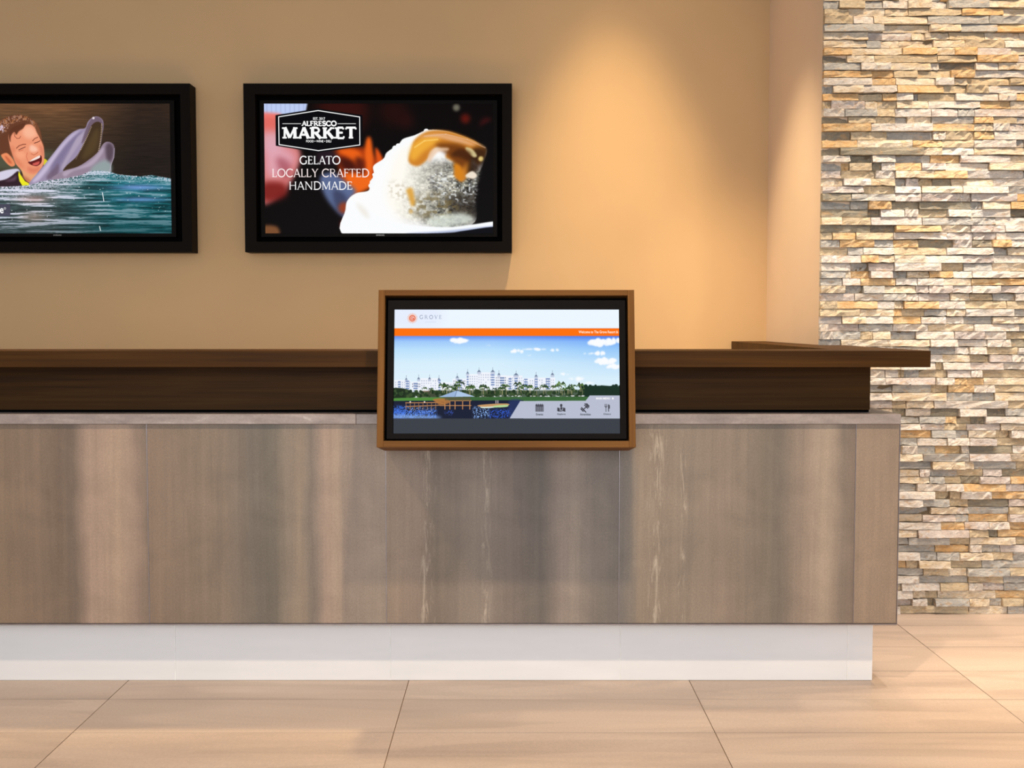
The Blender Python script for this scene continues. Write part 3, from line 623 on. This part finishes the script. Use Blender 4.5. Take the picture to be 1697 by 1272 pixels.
def panel_mat(name, stops, veins=(), k0=1.0):
    n = NT(name); tc = n.n('ShaderNodeTexCoord'); mp = n.n('ShaderNodeMapping'); mp.inputs['Scale'].default_value = (6, 1, 1.6)
    n.l(tc.outputs['Object'], mp.inputs[0]); warp = n.noise(mp.outputs[0], 2.2, 4, .6)
    sx = n.n('ShaderNodeSeparateXYZ'); n.l(tc.outputs['Object'], sx.inputs[0])
    a = n.n('ShaderNodeMath', operation='MULTIPLY_ADD', i_1=.045, i_2=-.0225); n.l(warp, a.inputs[0])
    b = n.n('ShaderNodeMath', operation='ADD'); n.l(sx.outputs[0], b.inputs[0]); n.l(a.outputs[0], b.inputs[1])
    d = n.n('ShaderNodeMath', operation='DIVIDE', i_1=.75); n.l(b.outputs[0], d.inputs[0])
    col = n.ramp(d.outputs[0], [(p, lin((c[0]*k0, c[1]*k0*.998, c[2]*k0*1.03))) for p, c in stops])
    st = n.noise(n.coords((34, 1, 1.0)), 1.4, 6, .62, .4); mo = n.noise(n.coords((1, 1, 1)), 7, 5, .6, .6); gr = n.noise(n.coords((1, 1, .8)), 210, 4, .8)
    col = n.mix(col, n.ramp(st, [(.28, grey(.82)), (.72, grey(1.14))]), .6, 'MULTIPLY')
    col = n.mix(col, n.ramp(mo, [(.3, grey(.8)), (.7, grey(1.1))]), .7, 'MULTIPLY')
    col = n.mix(col, n.ramp(gr, [(.3, grey(.68)), (.7, grey(1.28))]), .6, 'MULTIPLY')
    if veins:
        vn = n.noise(n.coords((60, 1, 8)), 1.2, 6, .75, .8)
        for x0, x1 in veins:
            w = n.n('ShaderNodeMapRange'); w.inputs[1].default_value = 0; w.inputs[2].default_value = (x1-x0)/2; w.inputs[3].default_value = 1; w.inputs[4].default_value = 0
            s_ = n.n('ShaderNodeMath', operation='SUBTRACT', i_1=(x0+x1)/2); n.l(b.outputs[0], s_.inputs[0]); ab = n.n('ShaderNodeMath', operation='ABSOLUTE'); n.l(s_.outputs[0], ab.inputs[0]); n.l(ab.outputs[0], w.inputs[0])
            q = n.n('ShaderNodeMath', operation='MULTIPLY'); n.l(w.outputs[0], q.inputs[0]); n.l(n.ramp(vn, [(.5, grey(0)), (.64, grey(.6))]), q.inputs[1])
            col = n.mix(col, lin((206, 190, 168)), q.outputs[0])
    n.bump(gr, .1, .0005); return n.done(col, .48, .4)

# ------------------------------------------------------------------ the room
def struct(o): o['kind'] = 'structure'; return o
YB, YS, XR = 5.46, 4.53, 1.205            # back wall, stone wall backing, painted reveal
struct(box('wall_back', (-6, XR + .1, YB, YB + .15, 0, 4.2), M_WALL))
struct(box('wall_side', (XR, XR + .12, YS, YB, 0, 4.2), M_PALE))
wr = struct(box('wall_right', (XR + .12, 4.2, YS, YS + .15, 0, 4.2), M_GROUT))
box('mortar_bed', (XR + .004, XR + .1195, YS, YS + .02, 0, 4.2), M_GROUT, wr) if False else None
struct(box('ceiling', (-6, 4.2, -1.0, YB + .15, 4.2, 4.3), M_CEIL))
fl = struct(box('floor', (-6, 4.2, -3.2, YB + .15, -.12, -.004), M_FGROUT))

# floor tiles: 0.905 x 0.285 m, stacked joints
XJ = [P(213, 1127, 3.66)[0] + k*.905 for k in range(-4, 7)]
yj = [3.472 + k*.287 for k in range(-14, 7)]
for j in range(len(yj)-1):
    for i in range(len(XJ)-1):
        y0, y1 = yj[j], yj[j+1]; x0, x1 = XJ[i], min(XJ[i+1], 4.18)
        if x0 > 4.1: continue
        if j >= len(yj)-2 or y1 > YB: y1 = min(y1, YB)
        if y0 >= YB - .02: continue
        if x0 < XR + .15 and x1 > XR and y1 > YS: x1 = min(x1, XR) if y0 > YS - .1 else x1
        if x0 > XR - .05 and y1 > YS - .01: y1 = YS - .001 if y0 < YS - .05 else y0
        if y1 - y0 < .01 or x1 - x0 < .02: continue
        g = .0013
        box('floor_tile', (x0 + g, x1 - g, y0 + g, y1 - g, -.004, random.uniform(0, .0006)), M_FLOOR, fl, origin=(x0, y0, 0))

# ------------------------------------------------------------------ split-face stone cladding
STONE = {'w': (226, 218, 207), 'c': (216, 192, 156), 'p': (202, 184, 170), 'g': (178, 174, 166), 'd': (148, 140, 122), 't': (200, 178, 144), 'o': (214, 168, 112), 'k': (130, 122, 106)}
def stone_mat(code, c):
    n = NT('split_stone_' + {'w': 'white', 'c': 'cream', 'p': 'pink', 'g': 'grey', 'd': 'olive', 't': 'tan', 'o': 'ochre', 'k': 'brown'}[code])
    ge = n.n('ShaderNodeNewGeometry'); mp = n.n('ShaderNodeMapping'); mp.inputs['Scale'].default_value = (1, .6, 2.4); n.l(ge.outputs['Position'], mp.inputs[0])
    oi = n.n('ShaderNodeObjectInfo'); mu = n.n('ShaderNodeMath', operation='MULTIPLY', i_1=3.0); n.l(oi.outputs['Random'], mu.inputs[0]); cb = n.n('ShaderNodeCombineXYZ')
    for i in range(3): n.l(mu.outputs[0], cb.inputs[i])
    n.l(cb.outputs[0], mp.inputs['Location'])
    f = n.noise(mp.outputs[0], 13, 5, .65, 1.2); g = n.noise(mp.outputs[0], 75, 6, .72, .4); h = n.noise(mp.outputs[0], 21, 3, .6, 2.0)
    a = np.array(c); alt = {'w': (222, 206, 186), 'c': (234, 220, 198), 'p': (222, 212, 202), 'g': (200, 194, 182), 'd': (168, 156, 132), 't': (218, 198, 164), 'o': (230, 200, 154), 'k': (152, 140, 120)}[code]
    k = n.ramp(f, [(.38, lin(c)), (.62, lin(alt)), (.74, lin(tuple(a*.86)))])
    if code not in 'o': k = n.mix(k, lin((200, 158, 108)), n.ramp(h, [(.56, grey(0)), (.68, grey(.55))]))
    k = n.mix(k, lin((150, 146, 140)), n.ramp(h, [(.3, grey(.5)), (.42, grey(0))]))
    k = n.mix(k, n.ramp(g, [(.3, grey(.62)), (.62, grey(1.06))]), .7, 'MULTIPLY')
    n.bump(g, .9, .006); return n.done(k, .8, .25)
SM = {k: stone_mat(k, v) for k, v in STONE.items()}
ROWS = [(70, 38, "310o2 720c1 1000o3 1140c2 1320o3 1600p2 1697c1"), (70, 100, "270k0 490c2 1000t2 1320t2 1650o3 1697p2"), (70, 160, "380g2 620w3 950c2 1020w1 1310k0 1500w2 1697c2"),
 (70, 222, "470o2 650o1 840t2 1110t1 1300o3 1697w1"), (70, 284, "470w3 660o2 985c2 1130w3 1250c1 1590t1 1697t2"), (70, 345, "155g0 400c3 670w3 1050o3 1240t1 1420t3 1697w1"),
 (70, 408, "360o2 560t0 670o2 800w3 850g0 1150t1 1500w2 1640w3 1697o2"), (70, 470, "140t1 420p2 520c1 670t1 930c2 1350w2 1600o1 1697c1"), (70, 535, "250w3 510g3 660t2 950w2 1170p2 1300g2 1697p2"),
 (70, 600, "280d0 500t2 670t1 760g0 960c1 1300g1 1450o3 1650t2 1697w1"), (70, 655, "460o3 960w3 1300o2 1450c2 1580w3 1697p1"), (70, 718, "300d0 600t1 970g0 1070w2 1300t2 1460o2 1697w2"),
 (230, 5, "350o2 800c2 1040o2 1300t2 1640w2 1697g1"), (230, 68, "210d0 890d3 1040c2 1300w2 1697c2"), (230, 130, "290w3 470d0 660w3 950g0 1190o1 1600p2 1697c1"), (230, 190, "230g0 290o0 470t2 550d0 660w2 870o2 1070p3 1420w1 1697c3"),
 (230, 255, "220p1 500t1 660w2 970c3 1240o3 1697w2"), (230, 318, "80w1 240c0 460w3 660t2 750g0 860p1 970t0 1120d0 1460c1 1697w1"), (230, 380, "400p3 660t1 870w2 1200c3 1580w3 1697g1"),
 (230, 440, "300d3 660g3 870p2 1160p3 1280w1 1650p2 1697o1"), (230, 505, "300g0 440g1 630o3 860d0 1280d1 1370g0 1600c2 1697o2"), (230, 568, "440d1 540k0 740w2 845w2 1090t0 1280w2 1600w1 1697k0"),
 (230, 632, "220c3 460t2 880p2 1290g2 1480g1 1697w1"), (230, 697, "460d1 660k0 1030o3 1280c2 1550p2 1697w3"),
 (390, -27, "150t1 340o2 650t2 1080w2 1300p1 1480p1 1697w2"), (390, 33, "210g1 490o2 650g1 850o1 1140d0 1290p2 1450d1 1600o3 1697w2"), (390, 95, "280t0 400g1 650w2 1080t1 1460w2 1580g0 1697c1"),
 (390, 158, "180w3 380p2 520o3 650c2 900c3 1210w2 1460p2 1697w1"), (390, 222, "300w2 450g0 650p1 1025w3 1220t0 1450g1 1697c1"), (390, 287, "50o2 260g2 300c1 455o1 640p3 760g0 940c1 1130o2 1280w2 1590w3 1697w1"),
 (390, 345, "230g2 380p2 670o1 840w1 1050w3 1275c2 1697o2"), (390, 405, "250c3 400g0 570g3 830c1 930p2 1120p3 1280p2 1510w3 1697p2"), (390, 468, "330p1 560w2 750g2 850w1 1110p1 1270c1 1460t0 1640g0 1697w2"),
 (390, 530, "190t2 515o2 655w2 730c1 1010o3 1230w2 1570t1 1697t1"), (390, 595, "70p1 370t2 650c2 720o1 900t0 1080g1 1230c2 1620w3 1697g0"), (390, 655, "230p0 425c2 640w2 870o1 1070w2 1220w1 1450g0 1697c2"),
 (550, -65, "120w1 370p0 640g1 930w2 1300c1 1670w2 1697g1"), (550, -5, "160w2 380g1 480t1 620c2 830g0 1140w2 1380p3 1560w2 1697t0"), (550, 60, "220g0 620c2 940c2 1165w3 1410w1 1600w2 1697d0"),
 (550, 122, "300c1 640w2 940c1 1150g0 1260w1 1400w3 1660t1 1697w2"), (550, 183, "260p1 620w2 1050w1 1270c1 1430t0 1610p2 1697w2"), (550, 245, "300t1 700c2 990w2 1050t1 1270w2 1540p2 1697w1"),
 (550, 307, "300w1 580w2 690w1 740t0 860g0 1085t0 1270p2 1360w3 1697t0"), (550, 370, "320c2 580w2 780p3 990p2 1140w3 1240o2 1380o2 1697c1"), (550, 430, "250w1 640g0 960g1 1090t0 1300o2 1470w2 1697t1"),
 (550, 492, "300c1 630w3 1070c3 1290g1 1470g0 1697c1"), (550, 558, "340w2 640p1 750t1 970c2 1570w3 1697t1"), (550, 622, "320t1 640c1 750d0 950w1 1175d0 1400w3 1560k0 1697g1"), (550, 685, "300w2 600t1 860g0 1070g2 1160o1 1280t0 1390d0 1697w3"),
 (710, -37, "860w3 1060p1 1240t1 1520p1 1697c2"), (710, 15, "960o1 1150g2 1260g0 1480c1 1600t0 1697w2"), (710, 78, "840g1 1080w2 1260w3 1480p3 1697t0"), (710, 140, "710t1 840w3 990g1 1200o0 1265w1 1620d0 1697w1"),
 (710, 205, "880c3 1260g3 1600p2 1697c2"), (710, 268, "960g0 1220c3 1300c1 1650g0 1697t0"), (710, 332, "860c1 940p2 1170g0 1380t0 1530p1 1697d0"), (710, 392, "940c1 1060g2 1200t0 1350d0 1600p2 1697o1"),
 (710, 450, "840g0 1070w2 1210w3 1560o2 1697p1"), (710, 512, "980w3 1110t0 1190t1 1445w3 1697o1"), (710, 575, "880w3 1100g2 1260t0 1590d0 1697p1"), (710, 640, "950g0 1160c2 1260w1 1590g0 1697t1"), (710, 698, "880c1 1150p2 1260g1 1590o0 1697p2"),
 (870, -22, "1030w2 1225o1 1420p2 1590w2 1697o0"), (870, 42, "840c2 1260p3 1420t2 1500d0 1697o1"), (870, 103, "770g1 1105g2 1270t0 1640c2 1697t0"), (870, 165, "990g0 1270o0 1360w2 1520g0 1697p1"), (870, 225, "860w3 1000g1 1180g2 1450c3 1620t1 1697g1"),
 (870, 290, "750o1 850t1 1105c3 1370t0 1697g1"), (870, 352, "890g1 1090t2 1240c1 1590g3 1697t2"), (870, 415, "860w2 1260g0 1540t1 1697g1"), (870, 475, "710c1 1025w2 1260t2 1370w2 1550p0 1697g1"), (870, 535, "800w3 910c1 1010t0 1260c1 1480c1 1697o0"),
 (870, 600, "800p0 920w2 980d0 1260g3 1430c2 1530g0 1697t2"), (870, 660, "700w2 1260t1 1580c1 1697g1")]
K = 4.89
tops = [y0 + y/K for y0, y, _ in ROWS]; stones = []       # (X0, X1, Z0, Z1, code, depth, seen)
FACE = 4.50
zt = [P(1500, t, FACE)[1] for t in tops] + [0.0]
XL = XR - .0
for r, (y0, y, s) in enumerate(ROWS):
    x = XL; first = True
    py = tops[r] + 6
    for tok in s.split():
        c, d, xe = tok[-2], int(tok[-1]), int(tok[:-2])
        X1 = P(1350 + xe/K, py, FACE)[0]
        if X1 < x + .012: continue
        if first and X1 - XL > .28 and y0 >= 710:          # stones that run on behind the desk
            xm = P(1350 + 660/K, py, FACE)[0] - random.uniform(.01, .05)
            while x < xm - .1:
                xn = min(x + random.uniform(.07, .2), xm); stones.append((x, xn, zt[r+1], zt[r], random.choice('wcpgto'), random.randint(0, 3), 0)); x = xn
        if xe == 1697: X1 += random.uniform(.0, .12)
        stones.append((x, X1, zt[r+1], zt[r], c, d, 1)); x = X1; first = False
    while x < 2.75:
        xn = x + random.uniform(.05, .24); stones.append((x, xn, zt[r+1], zt[r], random.choice('wwccpgdto'), random.randint(0, 3), 0)); x = xn
z = zt[0]
while z < 4.19:
    z1 = min(z + .0298, 4.2); x = XL
    while x < 2.75:
        xn = x + random.uniform(.05, .24); stones.append((x, xn, z, z1, random.choice('wccctopg'), random.randint(0, 3), 1 if (z < 2.55 and x < 1.95) else 0)); x = xn
    z = z1
def unit_stone(seed):
    """rough cleft block, x and z in 0..1 (scaled per stone), y 0 = mean face, back at +.03"""
    r = random.Random(seed); nx, nz = 6, 2; vs, fs = [], []
    tilt = r.uniform(-.005, .005); tz = r.uniform(-.0015, .004); rough = r.choice((.4, .8, 1.3)); wave = r.choice((0, .05, .16)); wt = r.choice((0, .03, .10))
    for j in range(nz+1):
        for i in range(nx+1):
            u, v = i/nx, j/nz; e = (i in (0, nx)) + (j in (0, nz))
            dy = r.uniform(-.0045, .0035)*rough + tilt*(u-.5)*2 + tz*(v-.5)*2 + .0006*e
            zz = v + (r.uniform(-.2, .2) if 0 < j < nz else (r.uniform(0, .01 + wave) if j == 0 else -r.uniform(0, .015 + wt)))
            vs.append((u + (r.uniform(-.04, .04) if 0 < i < nx else r.choice((0, .002, .006))*(1 if i == 0 else -1)), dy, zz))
    for j in range(nz):
        for i in range(nx):
            a = j*(nx+1)+i; fs.append((a, a+1, a+nx+2, a+nx+1))
    loop = [i for i in range(nx+1)] + [(j+1)*(nx+1)+nx for j in range(nz)] + [nz*(nx+1)+i for i in range(nx-1, -1, -1)] + [j*(nx+1) for j in range(nz-1, 0, -1)]
    b0 = len(vs)
    for k in loop: x, y, z_ = vs[k]; vs.append((x, .034, z_))
    for k in range(len(loop)):
        a, b = loop[k], loop[(k+1) % len(loop)]; fs.append((b, a, b0+k, b0+(k+1) % len(loop)))
    return vs, fs
UNITS = [unit_stone(s) for s in range(16)]
protos = {}
def stone_face_y(d): return YS - .006 - .0078*d
seen = sorted([s for s in stones if s[6]], key=lambda s: -(s[1]-s[0])*(s[3]-s[2]))
hidden_box = lambda s: s[3] < .85 and s[1] < P(1488, 900, FACE)[0]
big = [s for s in seen if not hidden_box(s)][:298]; bigset = set(id(s) for s in big)
for s in big:
    k = random.randrange(16); code = s[4]; key = (k, code)
    if key not in protos:
        vs, fs = UNITS[k]; me = bpy.data.meshes.new('stone'); me.from_pydata(vs, [], fs); me.update(); me.materials.append(SM[code]); protos[key] = me
    o = bpy.data.objects.new('stone', protos[key]); COL.objects.link(o); o.parent = wr
    o.location = (s[0] + .0006, stone_face_y(s[5]) + random.uniform(-.002, .002), s[2] + .0006); o.scale = (s[1]-s[0]-.0012, 1, s[3]-s[2]-.0012)
vs, fs, mi = [], [], []; codes = list(SM)
for s in stones:
    if id(s) in bigset: continue
    v0, f0 = UNITS[random.randrange(16)]; b = len(vs); fy = stone_face_y(s[5]) + random.uniform(-.002, .002)
    vs += [(s[0] + .0006 + v[0]*(s[1]-s[0]-.0012), fy + v[1], s[2] + .0006 + v[2]*(s[3]-s[2]-.0012)) for v in v0]
    fs += [tuple(i + b for i in f) for f in f0]; mi += [codes.index(s[4])]*len(f0)
o = mesh_obj('small_stones', vs, fs, [SM[c] for c in codes], wr); o['kind'] = 'stuff'
for p, m in zip(o.data.polygons, mi): p.material_index = m

# ------------------------------------------------------------------ reception desk
YP, YPL = 3.60, 3.66                      # front panels, plinth
zPB, zPT, zST = .197, P(848, 702, YP)[1], P(848, 686, 3.59)[1]
XE = P(1488, 900, YP)[0]; XLFT = -2.75
desk = empty('reception_desk', ((XLFT + XE)/2, 4.2, 0), 'long reception desk base faced in large streaked taupe tiles over a white plinth', 'desk')
joints = [P(j, 900, YP)[0] for j in (246, 640, 1026, 1416)]
pan = [(XLFT, joints[0] - .737, 0), (joints[0] - .737, joints[0], 1), (joints[0], joints[1], 2), (joints[1], joints[2], 3), (joints[2], joints[3], 4), (joints[3], XE, 5)]
def st(px0, px1, lst): return [(max(0, min(1, (p-px0)/(px1-px0)*.98)), c) for p, c in lst]
P1 = st(-144, 246, [(-144, (128, 108, 86)), (0, (130, 110, 86)), (60, (128, 108, 86)), (100, (116, 98, 78)), (122, (112, 96, 78)), (148, (160, 136, 113)), (200, (164, 140, 114)), (222, (150, 128, 106)), (246, (126, 108, 88))])
P2 = st(246, 640, [(246, (132, 112, 90)), (300, (130, 112, 90)), (380, (126, 110, 90)), (420, (112, 102, 86)), (455, (106, 98, 82)), (480, (132, 118, 98)), (505, (138, 122, 100)), (522, (120, 108, 92)), (548, (160, 138, 116)), (566, (160, 140, 116)), (580, (140, 124, 106)), (640, (148, 132, 112))])
P3 = st(640, 1026, [(640, (142, 124, 102)), (690, (140, 122, 102)), (722, (120, 106, 88)), (770, (130, 116, 98)), (800, (136, 122, 104)), (850, (118, 106, 92)), (898, (102, 94, 82)), (926, (138, 124, 108)), (950, (146, 132, 114)), (985, (122, 112, 98)), (1026, (112, 104, 92))])
P4 = st(1026, 1416, [(1026, (118, 110, 98)), (1045, (124, 114, 98)), (1060, (142, 126, 104)), (1140, (134, 120, 100)), (1200, (138, 122, 102)), (1270, (120, 108, 90)), (1292, (112, 102, 86)), (1310, (128, 114, 96)), (1350, (154, 136, 114)), (1375, (160, 142, 118)), (1398, (128, 114, 96)), (1416, (124, 108, 90))])
P5 = [(0, (146, 126, 102)), (1, (142, 122, 98))]
K0 = 1.04
for (x0, x1, k), (s, v) in zip(pan, ((P5, ()), (P1, ()), (P2, ()), (P3, ((.10, .16), (.295, .335))), (P4, ((.075, .16), (.185, .215))), (P5, ()))):
    m = panel_mat('streaked_porcelain_' + ('far', 'first', 'second', 'third', 'fourth', 'corner')[k], s, v, K0)
    box('front_panel', (x0 + .0012, x1 - .0012, YP, YP + .012, zPB + .006, zPT - .001), m, desk, origin=(x0, YP, zPB), bev=.0006)
# end face of the desk, core, trims
M_END = panel_mat('streaked_porcelain_end', P5, (), K0)
yy = YP + .013
while yy < 4.45:
    y1 = min(yy + .737, YS - .05); box('end_panel', (XE - .012, XE, yy + .001, y1 - .001, zPB + .006, zPT - .001), M_END, desk, origin=(XE, yy, zPB)); yy = y1
    if YS - .05 - yy < .05: break
box('bounce_top', (XLFT, .98, 3.71, 4.45, .715, .745), M_PLINTH, desk)  # unseen pale surface added to bounce light up the back wall
box('desk_core', (XLFT, XE - .0125, YP + .0125, 3.70, zPB + .004, zPT - .0015), M_BLACK, desk)
box('desk_core', (1.0, XE - .0125, 3.7005, YS - .05, zPB + .004, zPT - .0015), M_BLACK, desk)
box('edge_trim', (XLFT, XE + .001, YP - .001, YP + .014, zPB, zPB + .0045), M_TRIM, desk, bev=.0006)
box('edge_trim', (XE - .012, XE + .001, YP + .0145, YS - .05, zPB, zPB + .0045), M_TRIM, desk)
box('edge_trim', (XE - .0008, XE + .002, YP - .001, YP + .006, zPB + .005, zPT), M_TRIM, desk)
for j in joints: box('joint_trim', (j - .0011, j + .0011, YP - .0006, YP + .01, zPB + .006, zPT - .001), M_TRIM, desk)
XPE = P(1446, 1080, YPL)[0]
pj = [XLFT, P(290, 1080, YPL)[0] - .72, P(290, 1080, YPL)[0], P(647, 1080, YPL)[0], P(1028, 1080, YPL)[0], P(1405, 1080, YPL)[0], XPE]
for a, b in zip(pj[:-1], pj[1:]): box('plinth_tile', (a + .0012, b - (.0012 if b != XPE else 0), YPL, YPL + .012, .001, zPB - .0005), M_PLINTH, desk, origin=(a, YPL, 0), bev=.0008)
for j in pj[1:-1]: box('plinth_joint', (j - .0011, j + .0011, YPL - .0004, YPL + .011, .001, zPB - .001), M_WGROUT, desk)
box('plinth_tile', (XPE - .012, XPE, YPL + .0125, YS - .05, .001, zPB - .0005), M_PLINTH, desk, origin=(XPE, YPL, 0))
box('plinth_core', (XLFT, XPE - .0125, YPL + .0125, 4.15, .001, zPB), M_BLACK, desk)
box('plinth_core', (1.0, XPE - .0125, 4.15, YS - .05, .001, zPB), M_BLACK, desk)

slab = empty('stone_worktop', (-.7, 3.9, zPT), 'thin grey stone slab capping the tiled desk front under the dark wood riser', 'worktop')
XSE = P(1493.5, 693, 3.59)[0]
sj = [XLFT, P(590, 693, 3.59)[0] - 1.6, P(590, 693, 3.59)[0], XSE]
for a, b in zip(sj[:-1], sj[1:]): box('slab', (a + .0004, b - .0004, 3.59, 3.70, zPT, zST), M_SLAB, slab, bev=.0012)
box('slab', (1.0, XSE - .0004, 3.7005, YS - .05, zPT, zST), M_SLAB, slab, bev=.0012)

YL0, YL1 = 3.53, 3.775; zLT = P(848, 581, YL0)[1]; zLB = P(848, 608.3, YL0)[1]; XLE = P(1542.5, 595, YL0)[0]; XLI = XLE - .245; XRI = P(1442, 650, 3.67)[0]
ledge = empty('raised_counter', (-.7, 3.7, zST), 'dark walnut raised counter ledge on a recessed riser running along the desk top', 'counter')
box('ledge_board', (XLFT, XLE, YL0, YL1, zLB, zLT), M_LEDGE, ledge, bev=.0012)
box('ledge_board', (XLI, XLE, YL1 + .0005, YS - .06, zLB, zLT), M_LEDGE, ledge, bev=.0012)
box('ledge_board', (XLI, XR - .003, YS - .0595, YB - .004, zLB, zLT), M_LEDGE, ledge, bev=.0012)
box('riser_panel', (XLFT, XRI, 3.67, 3.69, zST + .008, zLB), M_LEDGE, ledge)
box('riser_panel', (XRI - .02, XRI, 3.6905, YS - .06, zST + .008, zLB), M_LEDGE, ledge)
box('riser_foot', (XLFT, XRI - .002, 3.674, 3.688, zST, zST + .008), M_BLACK, ledge)

# ------------------------------------------------------------------ wall screens
def television(name, xl, xr, im, label, txt_x):
    """xl..xr: pixel span of the outer frame; everything else is shared"""
    YF = 5.36; a, b = P(xl, 280, YF)[0], P(xr, 280, YF)[0]; z0, z1 = P(848, 417.5, YF)[1], P(848, 138, YF)[1]
    t = empty(name, ((a+b)/2, YB, z0), label, 'television', 'wall screens in deep black frames')
    YI = 5.395; oa, ob = P(xl + 19.5, 280, YF)[0], P(xr - 16.5, 280, YF)[0]; oz0, oz1 = P(848, 400, YF)[1], P(848, 156, YF)[1]
    vs = []
    for y in (YF, YB): vs += [(a, y, z0), (b, y, z0), (b, y, z1), (a, y, z1), (oa, y, oz0), (ob, y, oz0), (ob, y, oz1), (oa, y, oz1)]
    fs = []
    for i in range(4):
        j = (i+1) % 4; fs += [(i, j, 4+j, 4+i), (8+j, 8+i, 12+i, 12+j), (j, i, 8+i, 8+j), (4+i, 4+j, 12+j, 12+i)]
    f = mesh_obj('frame', vs, fs, M_FRAME, t); bevel_obj(f, .0015)
    box('back_board', (oa + .0005, ob - .0005, YI + .03, YB - .002, oz0 + .0005, oz1 - .0005), M_BLACK, t)
    sa, sb = P(xl + 34.3, 280, YI)[0], P(xl + 412.2, 280, YI)[0]; sz0, sz1 = P(848, 386.4, YI)[1], P(848, 171.8, YI)[1]
    bz = box('bezel', (sa - .021, sb + .021, YI + .0012, YI + .0299, sz0 - .017, sz1 + .017), M_BEZEL, t, bev=.001)
    screen('screen', (sa, sb, YI - .0012, YI + .0011, sz0, sz1), screen_mat(im.name + '_screen', im), t)
    cx = P(txt_x, 389, YI)[0]; zc = P(848, 389.4, YI)[1]
    cu = bpy.data.curves.new('badge', 'FONT'); cu.body = 'SAMSUNG'; cu.size = .0085; cu.align_x = 'CENTER'; cu.extrude = .0003; cu.resolution_u = 2
    tmp = bpy.data.objects.new('tmp', cu); COL.objects.link(tmp); dg = bpy.context.evaluated_depsgraph_get(); dg.update()
    me = bpy.data.meshes.new_from_object(tmp.evaluated_get(dg)); bpy.data.objects.remove(tmp)
    me.materials.clear(); me.materials.append(M_LOGO); o = bpy.data.objects.new('badge', me); COL.objects.link(o); o.parent = t
    o.rotation_euler = (math.pi/2, 0, 0); o.location = Vector((cx, YI + .0008, zc - .003)) - Vector(t['wl'])
    return t
television('wall_television', 404.5, 848.5, paint_gelato(), 'black framed wall screen showing a gelato advert with a caramel topped scoop', 630)
television('wall_television', -129.5, 316.5, paint_dolphin(), 'black framed wall screen at the left showing a laughing person beside a dolphin', 95)

# ------------------------------------------------------------------ the tilted touch screen on the counter
TILT = math.radians(9.0); KW = .765; KH = .471; KB = (P(839, 741, 3.38)[0], 3.38, P(848, 741, 3.38)[1])
kio = empty('touch_screen', KB, 'tilted touch screen in a light oak box frame hung on the counter front', 'display')
kio.rotation_euler = (-TILT, 0, 0); kio['wl'] = [0, 0, 0]
ct, sn = math.cos(TILT), math.sin(TILT)
def loc(y, z):                                            # world (y, z) -> the box's own frame
    dy, dz = y - KB[1], z - KB[2]; return (dy*ct - dz*sn, dy*sn + dz*ct)
b0 = loc(3.587, 0); # back plane helper
def wz(y_, z_): return loc(y_, z_)
top_back = loc(3.527, 1.0)[0]
# side profile in the own frame (y, z)
yb_top = (3.5275 - KB[1] - KH*sn)/ct                       # where the top board meets the ledge front
yb_bot = .2085
pA = loc(3.5275, zLB - .004); pB = loc(3.586, zLB - .004)
prof = [(0, 0), (0, KH), (yb_top, KH), pA, pB, (yb_bot, 0)]
T = .0195
for sx in (-1, 1):
    x0, x1 = (-KW/2, -KW/2 + T) if sx < 0 else (KW/2 - T, KW/2)
    prism('side_board', prof, x0, x1, M_KIOSKZ, kio, bev=.0008)
x0, x1 = -KW/2 + T + .0002, KW/2 - T - .0002
prism('top_board', [(0, KH - .017), (0, KH), (yb_top, KH), (yb_top + .002, KH - .017)], x0, x1, M_KIOSK, kio, bev=.0006)
prism('bottom_board', [(0, 0), (0, .0195), (yb_bot - .002, .0195), (yb_bot, 0)], x0, x1, M_KIOSK, kio, bev=.0006)
ku = lambda px: (px - 839)/427*KW; kv = lambda py: (741 - py)/261*KH
def kbox(name, b, mat, bev=0): return box(name, b, mat, kio, bev=bev)
prism('housing', [(.032, .022), (.032, KH - .02), (yb_top - .004, KH - .02), (pA[0] - .01, pA[1]), (pA[0] - .01, .022)], x0 + .001, x1 - .001, M_BLACK, kio)
bx0, bx1, bz0, bz1 = ku(641), ku(1038), kv(727), kv(496.5); s0, s1, t0, t1 = ku(651.5), ku(1027.5), kv(718), kv(511.3)
vs = []
for y in (.009, .031): vs += [(bx0, y, bz0), (bx1, y, bz0), (bx1, y, bz1), (bx0, y, bz1), (s0, y, t0), (s1, y, t0), (s1, y, t1), (s0, y, t1)]
fs = []
for i in range(4):
    j = (i+1) % 4; fs += [(i, j, 4+j, 4+i), (8+j, 8+i, 12+i, 12+j), (j, i, 8+i, 8+j), (4+i, 4+j, 12+j, 12+i)]
f = mesh_obj('bezel', vs, fs, M_BEZEL, kio); bevel_obj(f, .0008)
screen('screen', (s0 + .001, s1 - .0004, .0145, .031, t0 + .001, t1 - .001), screen_mat('kiosk_screen', paint_kiosk()), kio)
for o in list(bpy.data.objects):
    if 'wl' in o: del o['wl']
